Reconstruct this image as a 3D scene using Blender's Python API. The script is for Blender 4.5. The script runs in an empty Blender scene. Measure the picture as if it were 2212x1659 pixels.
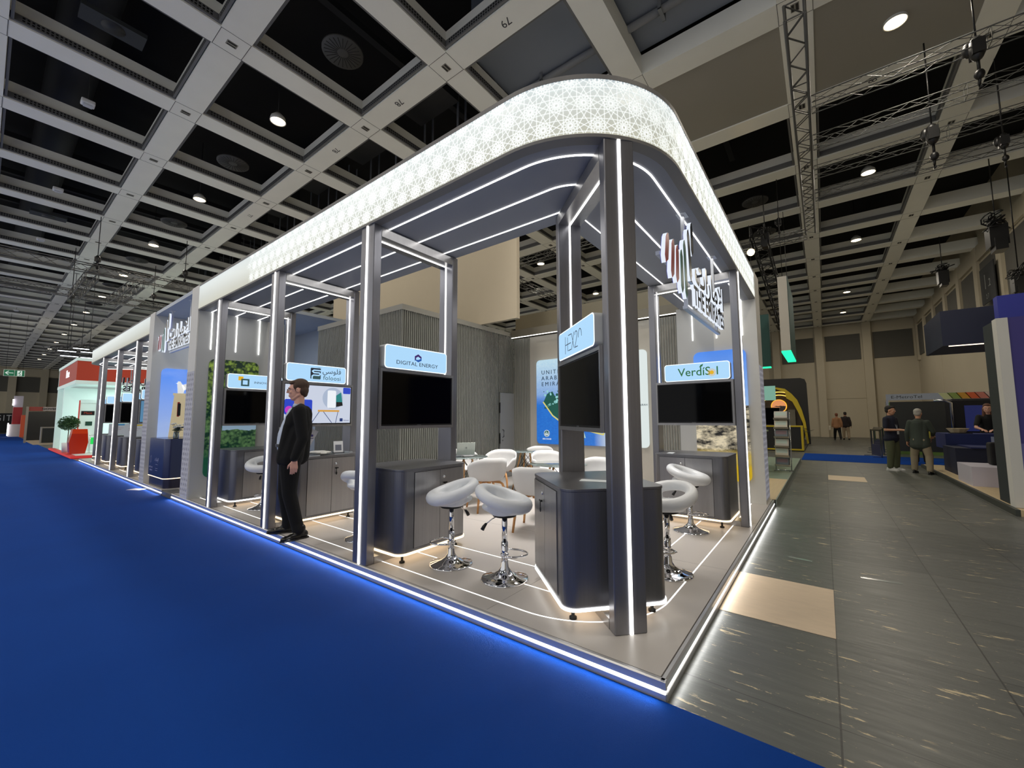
import bpy, bmesh, math, random
from mathutils import Vector, Matrix
random.seed(7)
SC = bpy.context.scene
COL = SC.collection
PI = math.pi
# ------------------------------------------------------------------ camera
W, H, F = 2212, 1659, 878.495
CAM = Vector((-2.2337, -0.7244, 1.45))
YAW, PIT, ROL = 0.65279, 0.08487, -0.003325
fw = Vector((math.cos(PIT)*math.cos(YAW), math.cos(PIT)*math.sin(YAW), math.sin(PIT)))
rt = Vector((math.sin(YAW), -math.cos(YAW), 0)); up = rt.cross(fw)
c_, s_ = math.cos(ROL), math.sin(ROL)
R_, U_ = c_*rt+s_*up, -s_*rt+c_*up
cam = bpy.data.cameras.new('camera'); camo = bpy.data.objects.new('camera', cam); COL.objects.link(camo)
cam.sensor_width = 36; cam.lens = F/W*36; cam.clip_end = 300; cam.clip_start = 0.05
m = Matrix((R_, U_, -fw)).transposed().to_4x4(); m.translation = CAM; camo.matrix_world = m
SC.camera = camo
# ------------------------------------------------------------------ world, view, hall light
SC.view_settings.view_transform = 'Standard'; SC.view_settings.look = 'None'
SC.view_settings.gamma = 1; SC.view_settings.exposure = 0.0
wd = bpy.data.worlds.new('world'); SC.world = wd; wd.use_nodes = True
wd.node_tree.nodes['Background'].inputs[0].default_value = (0.88, 0.88, 0.88, 1)
wd.node_tree.nodes['Background'].inputs[1].default_value = 0.85
LED_L = 3.6        # radiance of the strip lights
PITCH, GX0, GY0, ZC = 2.764, 0.155, -0.706, 8.35
def area(name, loc, size, power, col=(1, 1, 1), direction=(0, 0, -1), sy=None, spread=None):
    l = bpy.data.lights.new(name, 'AREA'); l.energy = power; l.color = col; l.size = size
    if sy: l.shape = 'RECTANGLE'; l.size_y = sy
    if spread: l.spread = spread
    o = bpy.data.objects.new(name, l); COL.objects.link(o); o.location = loc
    o.rotation_euler = Vector(direction).to_track_quat('-Z', 'Y').to_euler(); return o
# the hall's own downlights: one per lit bay
LAMPS = [(1.537+5.528*i, -2.088+5.528*j) for i in range(-1, 5) for j in range(1, 9)] + [(1.537+5.528*i, -2.088) for i in range(-1, 4)] + [(26.41, -2.088), (31.9, -2.088)]
for (x, y) in LAMPS:
    if y < 45: area('hall_lamp', (x, y, ZC-0.12), 0.5, 84, (1.0, 0.91, 0.77))
# ------------------------------------------------------------------ materials
MATS = {}
def lin(c):
    return tuple((v/255/12.92 if v/255 <= 0.04045 else ((v/255+0.055)/1.055)**2.4) for v in c)
def new_mat(name):
    m = bpy.data.materials.new(name); m.use_nodes = True; return m, m.node_tree, m.node_tree.nodes['Principled BSDF']
def mat(name, rgb=(128,)*3, rough=0.5, metal=0.0, emis=None, es=0.0, bump=0.0, bscale=40, var=0.0, vscale=6, stretch=None, aniso=0, trans=0, alpha=1, spec=0.5, coat=0):
    if name in MATS: return MATS[name]
    m, nt, b = new_mat(name); base = lin(rgb)+(1,)
    b.inputs['Base Color'].default_value = base; b.inputs['Roughness'].default_value = rough; b.inputs['Metallic'].default_value = metal
    b.inputs['Specular IOR Level'].default_value = spec
    if aniso: b.inputs['Anisotropic'].default_value = aniso
    if trans: b.inputs['Transmission Weight'].default_value = trans
    if coat: b.inputs['Coat Weight'].default_value = coat
    if emis: b.inputs['Emission Color'].default_value = lin(emis)+(1,); b.inputs['Emission Strength'].default_value = es
    tc = None
    def coords():
        tcn = nt.nodes.new('ShaderNodeTexCoord'); mp = nt.nodes.new('ShaderNodeMapping')
        nt.links.new(tcn.outputs['Object'], mp.inputs[0])
        if stretch: mp.inputs['Scale'].default_value = stretch
        return mp
    if var or bump: tc = coords()
    if var:
        n = nt.nodes.new('ShaderNodeTexNoise'); n.inputs['Scale'].default_value = vscale; n.inputs['Detail'].default_value = 5
        nt.links.new(tc.outputs[0], n.inputs['Vector'])
        mx = nt.nodes.new('ShaderNodeMix'); mx.data_type = 'RGBA'
        mx.inputs[6].default_value = tuple(v*(1-var) for v in base[:3])+(1,); mx.inputs[7].default_value = tuple(min(1, v*(1+var)) for v in base[:3])+(1,)
        nt.links.new(n.outputs['Fac'], mx.inputs[0]); nt.links.new(mx.outputs[2], b.inputs['Base Color'])
    if bump:
        n = nt.nodes.new('ShaderNodeTexNoise'); n.inputs['Scale'].default_value = bscale; n.inputs['Detail'].default_value = 3
        nt.links.new(tc.outputs[0], n.inputs['Vector'])
        bp = nt.nodes.new('ShaderNodeBump'); bp.inputs['Strength'].default_value = bump; bp.inputs['Distance'].default_value = 0.01
        nt.links.new(n.outputs['Fac'], bp.inputs['Height']); nt.links.new(bp.outputs[0], b.inputs['Normal'])
    MATS[name] = m; return m
def emi(name, rgb, s):
    return mat(name, (20, 20, 20), 0.6, emis=rgb, es=s)
LED = emi('led', (255, 253, 248), LED_L)
LEDW = emi('led_warm', (255, 226, 180), LED_L*0.8)
STEEL = mat('brushed_steel', (160, 159, 160), 0.32, 0.75, bump=0.10, bscale=90, stretch=(1, 1, 0.02), var=0.10, vscale=30, aniso=0.5)
STEELD = mat('dark_brushed_steel', (126, 126, 130), 0.33, 0.72, bump=0.10, bscale=90, stretch=(1, 1, 0.02), var=0.12, vscale=24, aniso=0.5)
POSTS = mat('post_steel', (138, 138, 144), 0.32, 0.75, bump=0.10, bscale=90, stretch=(1, 1, 0.02), var=0.10, vscale=30, aniso=0.5)
ALU = mat('aluminium', (190, 192, 198), 0.22, 1.0, var=0.05)
CHROME = mat('chrome', (225, 225, 228), 0.04, 1.0)
BLACKP = mat('black_plastic', (14, 14, 15), 0.4)
BLACKM = mat('black_metal', (18, 18, 19), 0.45, 0.3)
SCREEN = mat('dark_screen', (3, 3, 5), 0.07, spec=0.14)
WHITEP = mat('white_plastic', (226, 226, 226), 0.35, var=0.02)
LEATH = mat('white_leather', (226, 229, 233), 0.33, bump=0.08, bscale=180, var=0.03)
WOOD = mat('oak_wood', (196, 142, 88), 0.5, var=0.22, vscale=14, stretch=(4, 4, 0.6))
PANEL = mat('pale_grey_panel', (186, 188, 188), 0.55, var=0.03, vscale=2)
SOFF = mat('soffit_panel', (138, 142, 152), 0.55, var=0.02, vscale=2)
GREYT = mat('grey_trim', (120, 118, 116), 0.5)
HALLW = mat('hall_wall_paint', (190, 180, 158), 0.8, var=0.06, vscale=0.6)
HALLP = mat('acoustic_panel', (92, 90, 84), 0.9, bump=0.1, bscale=60, var=0.06)
BEAM = mat('ceiling_beam_paint', (244, 243, 234), 0.34, var=0.06, vscale=1.5)
RAIL = mat('slotted_rail', (112, 112, 112), 0.6, 0.2)
VOID = mat('ceiling_void', (6, 6, 7), 0.95)
DUCT = mat('duct_grey', (96, 98, 102), 0.6, var=0.1, vscale=3)
# ------------------------------------------------------------------ mesh helpers
class MB:
    def __init__(s): s.v = []; s.f = []; s.mi = []; s.sm = []
    def add(s, vs, fs, mi=0, smooth=False):
        o = len(s.v); s.v += [tuple(v) for v in vs]
        for f in fs: s.f.append([o+i for i in f]); s.mi.append(mi); s.sm.append(smooth)
        return s
    def box(s, x0, x1, y0, y1, z0, z1, mi=0, M=None):
        vs = [Vector((x, y, z)) for z in (z0, z1) for (x, y) in ((x0, y0), (x1, y0), (x1, y1), (x0, y1))]
        if M is not None: vs = [M @ v for v in vs]
        return s.add(vs, [(3, 2, 1, 0), (4, 5, 6, 7), (0, 1, 5, 4), (1, 2, 6, 5), (2, 3, 7, 6), (3, 0, 4, 7)], mi)
    def prism(s, poly, z0, z1, mi=0, M=None, smooth=False):
        n = len(poly); vs = [Vector((p[0], p[1], z)) for z in (z0, z1) for p in poly]
        if M is not None: vs = [M @ v for v in vs]
        o = len(s.v)
        s.add(vs, [tuple(range(n-1, -1, -1)), tuple(range(n, 2*n))], mi)
        for i in range(n): s.f.append([o+i, o+(i+1) % n, o+n+(i+1) % n, o+n+i]); s.mi.append(mi); s.sm.append(smooth)
        return s
    def tube(s, pts, r, n=8, mi=0, closed=False, cap=True):
        pts = [Vector(p) for p in pts]; k = len(pts); rr = r if isinstance(r, (list, tuple)) else [r]*k
        o = len(s.v); ref = None
        for i, p in enumerate(pts):
            if closed: d = pts[(i+1) % k]-pts[i-1]
            else: d = pts[min(i+1, k-1)]-pts[max(i-1, 0)]
            d.normalize()
            if ref is None: ref = Vector((0, 0, 1)) if abs(d.z) < 0.9 else Vector((1, 0, 0))
            a = d.cross(ref).normalized(); b = d.cross(a).normalized(); ref = -b if False else (b.cross(d)*0 + ref)
            for j in range(n):
                t = 2*PI*j/n; s.v.append(tuple(p+(a*math.cos(t)+b*math.sin(t))*rr[i]))
        rng = k if closed else k-1
        for i in range(rng):
            for j in range(n):
                a0 = o+i*n; b0 = o+((i+1) % k)*n
                s.f.append([a0+j, b0+j, b0+(j+1) % n, a0+(j+1) % n]); s.mi.append(mi); s.sm.append(True)
        if cap and not closed:
            s.f.append([o+j for j in range(n)]); s.mi.append(mi); s.sm.append(False)
            s.f.append([o+(k-1)*n+j for j in range(n-1, -1, -1)]); s.mi.append(mi); s.sm.append(False)
        return s
    def lathe(s, prof, c=(0, 0, 0), n=24, mi=0, M=None, smooth=True):
        o = len(s.v); k = len(prof); c = Vector(c)
        for (r, z) in prof:
            for j in range(n):
                t = 2*PI*j/n; v = Vector((r*math.cos(t), r*math.sin(t), z))
                if M is not None: v = M @ v
                s.v.append(tuple(v+c))
        for i in range(k-1):
            for j in range(n):
                s.f.append([o+i*n+j, o+i*n+(j+1) % n, o+(i+1)*n+(j+1) % n, o+(i+1)*n+j]); s.mi.append(mi); s.sm.append(smooth)
        return s
    def ell(s, c, r, M=None, n=14, k=9, mi=0):
        c = Vector(c); o = len(s.v)
        for i in range(k+1):
            ph = PI*i/k
            for j in range(n):
                t = 2*PI*j/n; v = Vector((r[0]*math.sin(ph)*math.cos(t), r[1]*math.sin(ph)*math.sin(t), -r[2]*math.cos(ph)))
                if M is not None: v = M @ v
                s.v.append(tuple(v+c))
        for i in range(k):
            for j in range(n):
                s.f.append([o+i*n+j, o+i*n+(j+1) % n, o+(i+1)*n+(j+1) % n, o+(i+1)*n+j]); s.mi.append(mi); s.sm.append(True)
        return s
    def cone(s, p, q, r0, r1, n=14, mi=0):            # tapered capsule
        p, q = Vector(p), Vector(q); d = (q-p); L = d.length
        pts = []; rr = []
        u = d.normalized() if L > 1e-6 else Vector((0, 0, 1))
        for a in (-85, -60, -30): pts.append(p+u*r0*math.sin(math.radians(a))); rr.append(r0*math.cos(math.radians(a)))
        pts.append(p); rr.append(r0); pts.append(q); rr.append(r1)
        for a in (30, 60, 85): pts.append(q+u*r1*math.sin(math.radians(a))); rr.append(r1*math.cos(math.radians(a)))
        return s.tube(pts, rr, n, mi)
    def ribbon(s, path, w, z0, z1, mi=0, closed=False, smooth=False):   # wall of width w centred on a flat path
        k = len(path); L = []; Rr = []
        for i, p in enumerate(path):
            p = Vector((p[0], p[1])); a = Vector(path[max(i-1, 0)][:2]) if not closed else Vector(path[i-1][:2]); b = Vector(path[min(i+1, k-1)][:2]) if not closed else Vector(path[(i+1) % k][:2])
            d = (b-a).normalized(); nn = Vector((-d.y, d.x))*w/2; L.append(p+nn); Rr.append(p-nn)
        o = len(s.v)
        for z in (z0, z1):
            for q in L: s.v.append((q.x, q.y, z))
            for q in Rr: s.v.append((q.x, q.y, z))
        for i in range(k if closed else k-1):
            j = (i+1) % k
            for f in ([i, j, k+j, k+i], [2*k+i, 3*k+i, 3*k+j, 2*k+j], [i, 2*k+i, 2*k+j, j], [k+i, k+j, 3*k+j, 3*k+i]):
                s.f.append([o+t for t in f]); s.mi.append(mi); s.sm.append(smooth)
        if not closed:
            for i in (0, k-1): s.f.append([o+i, o+k+i, o+3*k+i, o+2*k+i]); s.mi.append(mi); s.sm.append(False)
        return s
    def mesh(s, name, mats):
        me = bpy.data.meshes.new(name); me.from_pydata(s.v, [], s.f)
        for m in (mats if isinstance(mats, (list, tuple)) else [mats]): me.materials.append(m)
        me.polygons.foreach_set('material_index', s.mi); me.polygons.foreach_set('use_smooth', s.sm)
        bm = bmesh.new(); bm.from_mesh(me); bmesh.ops.recalc_face_normals(bm, faces=bm.faces); bm.to_mesh(me); bm.free()
        me.update(); return me
    def obj(s, name, mats, parent=None):
        o = bpy.data.objects.new(name, s.mesh(name, mats)); COL.objects.link(o); o.parent = parent; return o
def tag(o, label, cat, group=None):
    o['label'] = label; o['category'] = cat
    if group: o['group'] = group
    return o
def thing(name, label, cat, loc=(0, 0, 0), rz=0, group=None):
    o = bpy.data.objects.new(name, None); COL.objects.link(o); o.location = loc; o.rotation_euler = (0, 0, rz); o.empty_display_size = 0.1
    return tag(o, label, cat, group)
def struct(o): o['kind'] = 'structure'; return o
def dup(root, loc, rz, label, group=None, sub=None):
    r = root.copy(); COL.objects.link(r); r.location = loc; r.rotation_euler = (0, 0, rz); r['label'] = label
    if group: r['group'] = group
    for ch in list(root.children):
        c = ch.copy(); COL.objects.link(c); c.parent = r
        for g in list(ch.children):
            d = g.copy(); COL.objects.link(d); d.parent = c
    return r
def bevel(o, w, seg=2):
    md = o.modifiers.new('bevel', 'BEVEL'); md.width = w; md.segments = seg; md.limit_method = 'ANGLE'; md.angle_limit = 0.6; return o
def rrect(x0, x1, y0, y1, r, n=6):
    out = []
    for cx, cy, a0 in ((x1-r, y0+r, -90), (x1-r, y1-r, 0), (x0+r, y1-r, 90), (x0+r, y0+r, 180)):
        for i in range(n+1):
            a = math.radians(a0+90*i/n); out.append((cx+r*math.cos(a), cy+r*math.sin(a)))
    return out
# frame helpers: local drawing plane (u right, v up) placed in the world
def plane_M(origin, u, v):
    u, v = Vector(u).normalized(), Vector(v).normalized(); n = u.cross(v)
    m = Matrix((u, v, n)).transposed().to_4x4(); m.translation = Vector(origin); return m
FONT_CACHE = {}
def text(name, s, M, size, mt, parent, depth=0.002, align='CENTER', space=1.0, xs=1.0, bold=0.0, flip=False):
    cu = bpy.data.curves.new('t', 'FONT'); cu.body = s; cu.size = size; cu.align_x = align; cu.align_y = 'CENTER'; cu.extrude = depth; cu.space_character = space; cu.resolution_u = 3
    if bold: cu.offset = bold
    o = bpy.data.objects.new('t', cu); COL.objects.link(o)
    dg = bpy.context.evaluated_depsgraph_get(); me = bpy.data.meshes.new_from_object(o.evaluated_get(dg))
    bpy.data.objects.remove(o); bpy.data.curves.remove(cu)
    S = Matrix.Diagonal((-xs if flip else xs, 1, 1, 1)); me.transform(M @ S); me.materials.clear(); me.materials.append(mt)
    r = bpy.data.objects.new(name, me); COL.objects.link(r); r.parent = parent; return r
def flat(mb, M, poly, d0=0.0, d1=0.002, mi=0): return mb.prism(poly, d0, d1, mi, M)
def stroke(mb, M, pts, w, d0=0.0, d1=0.003, mi=0, n=8, round_=True):
    for a, b in zip(pts[:-1], pts[1:]):
        a, b = Vector(a), Vector(b); d = (b-a)
        if d.length < 1e-6: continue
        ang = math.atan2(d.y, d.x); poly = []
        for i in range(n+1): t = ang+PI/2+PI*i/n; poly.append((a.x+w/2*math.cos(t), a.y+w/2*math.sin(t)))
        for i in range(n+1): t = ang-PI/2+PI*i/n; poly.append((b.x+w/2*math.cos(t), b.y+w/2*math.sin(t)))
        mb.prism(poly, d0, d1, mi, M)
    return mb
def circ(cx, cy, r, n=24, ry=None): return [(cx+r*math.cos(2*PI*i/n), cy+(ry or r)*math.sin(2*PI*i/n)) for i in range(n)]
def inv_at(px, py, ax, val):      # a point of the photograph on a known plane of the place
    d = R_*((px-W/2)/F)+U_*(-(py-H/2)/F)+fw; t = (val-CAM[ax])/d[ax]; return CAM+d*t
# ================================================================== HALL
def node(nt, typ, **kw):
    n = nt.nodes.new(typ)
    for k, v in kw.items(): setattr(n, k, v)
    return n
def mth(nt, op, a, b=None, c=None):
    n = nt.nodes.new('ShaderNodeMath'); n.operation = op
    for i, v in enumerate((a, b, c)):
        if v is None: continue
        if isinstance(v, (int, float)): n.inputs[i].default_value = v
        else: nt.links.new(v, n.inputs[i])
    return n.outputs[0]
def mixc(nt, fac, a, b):
    n = nt.nodes.new('ShaderNodeMix'); n.data_type = 'RGBA'
    if isinstance(fac, (int, float)): n.inputs[0].default_value = fac
    else: nt.links.new(fac, n.inputs[0])
    for i, v in ((6, a), (7, b)):
        if isinstance(v, tuple): n.inputs[i].default_value = v if len(v) == 4 else v+(1,)
        else: nt.links.new(v, n.inputs[i])
    return n.outputs[2]
def noise(nt, vec, scale, detail=4, rough=0.55):
    n = nt.nodes.new('ShaderNodeTexNoise'); n.inputs['Scale'].default_value = scale; n.inputs['Detail'].default_value = detail; n.inputs['Roughness'].default_value = rough
    nt.links.new(vec, n.inputs['Vector']); return n.outputs['Fac']
def ramp(nt, fac, a, b):
    n = nt.nodes.new('ShaderNodeMapRange'); n.inputs[1].default_value = a; n.inputs[2].default_value = b
    nt.links.new(fac, n.inputs[0]); return n.outputs[0]
def mapping(nt, scale=(1, 1, 1), loc=(0, 0, 0)):
    tc = nt.nodes.new('ShaderNodeTexCoord'); mp = nt.nodes.new('ShaderNodeMapping'); nt.links.new(tc.outputs['Object'], mp.inputs[0])
    mp.inputs['Scale'].default_value = scale; mp.inputs['Location'].default_value = loc; return mp.outputs[0], tc.outputs['Object']
def floor_material():
    m, nt, b = new_mat('hall_floor'); v, o = mapping(nt)
    sp = nt.nodes.new('ShaderNodeSeparateXYZ'); nt.links.new(o, sp.inputs[0])
    ux = mth(nt, 'DIVIDE', mth(nt, 'SUBTRACT', sp.outputs[0], 0.307), 0.968); uy = mth(nt, 'DIVIDE', sp.outputs[1], 0.712)
    fx = mth(nt, 'FRACT', ux); fy = mth(nt, 'FRACT', uy)
    seam = mth(nt, 'MAXIMUM', mth(nt, 'LESS_THAN', fx, 0.006), mth(nt, 'LESS_THAN', fy, 0.012))
    cb = nt.nodes.new('ShaderNodeCombineXYZ'); nt.links.new(mth(nt, 'FLOOR', ux), cb.inputs[0]); nt.links.new(mth(nt, 'FLOOR', uy), cb.inputs[1])
    wn = nt.nodes.new('ShaderNodeTexWhiteNoise'); nt.links.new(cb.outputs[0], wn.inputs['Vector'])
    base = mixc(nt, wn.outputs['Value'], lin((74, 77, 74)), lin((92, 94, 90)))
    v2, _ = mapping(nt, (9, 1.1, 1)); base = mixc(nt, mth(nt, 'MULTIPLY', ramp(nt, noise(nt, v2, 2.2, 6), 0.45, 0.75), 0.30), base, lin((116, 118, 112)))
    v3, _ = mapping(nt, (6.0, 1.0, 1)); n3 = noise(nt, v3, 3.6, 8, 0.68); v4, _ = mapping(nt, (1.6, .8, 1)); n4 = noise(nt, v4, 0.9, 3)
    sc = mth(nt, 'MULTIPLY', ramp(nt, n3, 0.608, 0.624), ramp(nt, n4, 0.49, 0.55))
    v5, _ = mapping(nt, (5, 2.4, 1)); sp2 = ramp(nt, noise(nt, v5, 13, 3, 0.5), 0.715, 0.735)
    sc = mth(nt, 'MAXIMUM', sc, mth(nt, 'MULTIPLY', sp2, 0.8))
    col = mixc(nt, sc, base, lin((196, 180, 144))); col = mixc(nt, mth(nt, 'MULTIPLY', seam, 0.8), col, lin((32, 33, 33)))
    nt.links.new(col, b.inputs['Base Color'])
    nt.links.new(mth(nt, 'ADD', mth(nt, 'MULTIPLY', noise(nt, v2, 3, 3), 0.25), 0.26), b.inputs['Roughness'])
    bp = nt.nodes.new('ShaderNodeBump'); bp.inputs['Strength'].default_value = 0.25; bp.inputs['Distance'].default_value = 0.004
    v6, _ = mapping(nt, (14, 2, 1)); nt.links.new(noise(nt, v6, 5, 3), bp.inputs['Height']); nt.links.new(bp.outputs[0], b.inputs['Normal'])
    return m
XB, YR, YL, XF = 36.7, -6.08, 84.0, -9.0
struct(MB().box(XF, XB+0.3, YR-0.3, YL+0.3, -0.3, 0).obj('floor', floor_material()))
CARP = mat('blue_carpet', (8, 60, 142), 0.95, bump=0.5, bscale=420, var=0.10, vscale=1.3, spec=0.1)
tag(MB().box(-8.5, -0.012, -6.0, 68.5, 0.001, 0.008).obj('aisle_carpet', CARP), 'wide royal blue carpet covering the aisle left of the white pavilion', 'carpet')
tag(MB().box(15.1, 18.35, -6.0, -0.02, 0.001, 0.008).obj('carpet_strip', CARP), 'blue carpet strip crossing the dark floor aisle behind the talking men', 'carpet')
TAN = mat('bare_board', (204, 184, 158), 0.55, var=0.10, vscale=7, stretch=(3, 1, 1), bump=0.05)
for (x0, y1, lab) in ((1.275, -0.004, 'large bare tan floor panel beside the pavilion edge'), (9.95, -0.716, 'small distant bare tan floor panel in the middle of the aisle')):
    tag(MB().box(x0+.006, x0+.962, y1-0.704, y1-0.008, 0.0005, 0.003).obj('floor_panel', TAN), lab, 'floor panel')
TAPE = mat('clear_tape', (150, 155, 150), 0.15, alpha=1)
for (x, y, rz, l) in ((2.75, -1.05, 0.1, .28), (3.0, -0.45, -0.1, .2)):
    o = MB().box(-.02, .02, -l/2, l/2, 0.0, 0.0012).obj('tape_strip', TAPE); o.location = (x, y, 0.0005); o.rotation_euler.z = rz
    tag(o, 'strip of shiny clear tape stuck on the dark floor tiles, %s' % ('further right' if l > .25 else 'nearer the pavilion'), 'tape', 'tape strips on the hall floor')
o = MB().box(-.09, .09, -.16, .16, 0, .001).obj('paper_sheet', mat('paper', (232, 232, 236), 0.7)); o.location = inv_at(296, 1057, 2, 0.01); o.location.z = 0.009; o.rotation_euler.z = .5
tag(o, 'white sheet of paper lying on the blue carpet near the reception desk', 'paper')
# walls ---------------------------------------------------------------
ZW = ZC
wb = MB().box(XB, XB+.3, YR, YL, 0, ZC+2.2)
for k in range(-1, 31):                                   # pilasters under every cross beam
    y = GY0+PITCH*k
    if y > YR+.3: wb.box(XB-.35, XB, y-.24, y+.24, 0, ZC)
wb.box(XB-.06, XB, YR, YL, ZC-.75, ZC)
wb.box(XB-.03, XB+.01, -3.2, -0.95, 2.85, 2.9)
wb = struct(wb.obj('wall_back', HALLW))
pb = MB()
for k in range(-2, 30):
    y0 = GY0+PITCH*k+.36; y1 = GY0+PITCH*(k+1)-.36; y0 = max(y0, YR+.15)
    if y1-y0 > .4: pb.box(XB-.05, XB, y0, y1, 5.7, 7.75)
struct(pb.obj('acoustic_panels', HALLP, wb))
wr = MB().box(XF, XB+.3, YR-.3, YR, 0, ZC+2.2)
for k in range(-3, 14):
    x = GX0+PITCH*k; wr.box(x-.24, x+.24, YR, YR+.12, 5.3, ZC)
wr.box(XF, XB, YR, YR+.10, ZC-.6, ZC)
for x in (12.0, 22.0, 30.0): wr.box(x-.015, x+.015, YR, YR+.01, 0, 5.4)
wr.tube([(9, YR+.25, 5.35), (31, YR+.25, 5.35)], .03, 6)
wr = struct(wr.obj('wall_right', HALLW))
pb = MB()
for k in range(-3, 13):
    x = GX0+PITCH*k; pb.box(x+.36, x+PITCH-.36, YR, YR+.05, 5.6, 7.6)
struct(pb.obj('acoustic_panels', HALLP, wr))
wl = MB().box(XF, XB+.3, YL, YL+.3, 0, ZC+2.2)
for k in range(-3, 14):
    x = GX0+PITCH*k; wl.box(x-.35, x+.35, YL-.3, YL, 0, ZC)
wl.box(XF, XB, YL-.2, YL, ZC-1.0, ZC)
wl = struct(wl.obj('wall_left', HALLW))
pb = MB()
for k in range(-3, 13):
    x = GX0+PITCH*k; pb.box(x+.36, x+PITCH-.36, YL-.06, YL, 5.2, ZC-1.1)
struct(pb.obj('acoustic_panels', HALLP, wl))
# ceiling lattice -------------------------------------------------------
cb = MB(); BW, BD = 0.485, 0.42
xs = [GX0+PITCH*k for k in range(-3, 14)]; ys = [GY0+PITCH*k for k in range(-1, 31)]
for x in xs: cb.box(x-BW/2, x+BW/2, YR, YL, ZC, ZC+BD)
for y in ys:
    for i in range(len(xs)-1): cb.box(xs[i]+BW/2, xs[i+1]-BW/2, y-BW/2, y+BW/2, ZC+.004, ZC+BD)
ceil = struct(cb.obj('ceiling', BEAM))
sm = MB()                                                 # shadow joints at the crossings and the small access plates
for x in xs:
    for y in ys:
        for sx in (-1, 1): sm.box(x+sx*(BW/2-.006)-.004, x+sx*(BW/2-.006)+.004, y-BW/2, y+BW/2, ZC-.002, ZC+.01)
        for sy in (-1, 1): sm.box(x-BW/2, x+BW/2, y+sy*BW/2-.004, y+sy*BW/2+.004, ZC-.002, ZC+.01)
struct(sm.obj('beam_joint', mat('joint_dark', (66, 64, 60), 0.8), ceil))
ap = MB()
for x in xs:
    for y in ys:
        for (w, d, mi) in ((.085, 0, 0), (.07, .002, 1)):
            ap.box(x-w, x+w, y-w*.7, y+w*.7, ZC-.006-d, ZC+.02, mi)
        ap.box(x-.075, x+.075, y-.012, y+.012, ZC-.012, ZC, 0)
struct(ap.obj('access_plate', [mat('plate_grey', (150, 148, 140), 0.4, 0.4), mat('plate_dark', (40, 38, 36), 0.7)], ceil))
rl = MB(); rh = MB()                                      # slotted rails along the bay edges, with their slots
for i in range(len(xs)-1):
    for j in range(len(ys)-1):
        x0, x1, y0, y1 = xs[i]+BW/2, xs[i+1]-BW/2, ys[j]+BW/2, ys[j+1]-BW/2
        if 3 < x0 < 8.3 and y0 < 1.5: continue
        zr = ZC+.03
        rl.box(x0, x1, y1-.055, y1-.015, zr, zr+.13)
        rl.box(x0, x1, y0+.015, y0+.055, zr, zr+.13)
        rl.box(x0+.015, x0+.055, y0+.06, y1-.06, zr, zr+.13); rl.box(x1-.055, x1-.015, y0+.06, y1-.06, zr, zr+.13)
        if y0 < 22 and x0 < 24:
            n = 36
            for k in range(n):
                xx = x0+.16+(x1-x0-.32)*k/(n-1)
                for r in (0, 1):
                    rh.box(xx-.016, xx+.016, y1-.057, y1-.05, zr+.03+.05*r, zr+.06+.05*r)
                    yy = y0+.16+(y1-y0-.32)*k/(n-1)
                    if x0 < 6: rh.box(x1-.057, x1-.05, yy-.016, yy+.016, zr+.03+.05*r, zr+.06+.05*r)
rlo = struct(rl.obj('slotted_rail', RAIL, ceil)); struct(rh.obj('rail_slots', VOID, ceil))
struct(MB().box(XF, XB, YR, YL, ZC+1.9, ZC+2.1).obj('ceiling_deck', VOID, ceil))
# closed grey ceiling panels near the service shaft
cp = MB()
xa, xb_, xc = xs[4]+BW/2, xs[5], xs[6]
cp.box(xs[5]+BW/2, xs[6]-BW/2, ys[0]+BW/2, ys[1]-BW/2, ZC+.03, ZC+.06)
cp.box(xs[5]+BW/2, xs[6]-BW/2, ys[1]+BW/2, ys[2]-BW/2, ZC+.03, ZC+.06)
cp.box(xs[5]+BW/2, xs[6]-BW/2, ys[2]+BW/2, ys[3]-BW/2, ZC+.03, ZC+.06)
struct(cp.obj('ceiling_panel', mat('panel_grey_beige', (156, 152, 142), 0.7, var=.05, vscale=1), ceil))
struct(MB().box(xs[4]+BW/2+.25, xs[5]-BW/2, YR, ys[3]-.2, ZC+.5, ZC+.55).box(xs[4]+BW/2+.25, xs[4]+BW/2+.3, YR, ys[3]-.2, ZC+.5, ZC+1.9).obj('bulkhead', mat('panel_blue_grey', (124, 130, 140), 0.7, var=.05, vscale=1), ceil))
# ducts and pipes in the dark void
dv = MB()
for k in range(0, 8):
    y = 3.2+PITCH*k
    dv.box(3.6, 4.5, y+.1, y+1.5, ZC+.95, ZC+1.6)
for i, x in enumerate((-1.4, -4.0)): dv.tube([(x, -3, ZC+1.35), (x, 40, ZC+1.35)], .42, 16)
for k in range(14): dv.box(-8, 12, 1.1+PITCH*k, 1.25+PITCH*k, ZC+1.35, ZC+1.5)
struct(dv.obj('air_duct', mat('duct_dark', (30, 31, 33), 0.7), ceil))
pipe = MB().tube([(4.75, -2, ZC+.42), (4.75, 30, ZC+.42)], .07, 12); 
struct(pipe.obj('white_pipe', mat('pipe_white', (140, 142, 145), 0.5), ceil))
hk = MB()
for k in range(24): 
    y = 1.2+1.25*k; hk.box(4.60, 4.62, y-.03, y+.03, ZC+.3, ZC+1.4); hk.box(4.88, 4.90, y-.03, y+.03, ZC+.3, ZC+1.4); hk.box(4.60, 4.9, y-.03, y+.03, ZC+.31, ZC+.33)
struct(hk.obj('pipe_bracket', mat('bracket', (130, 132, 136), 0.5, .3), ceil))
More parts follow.
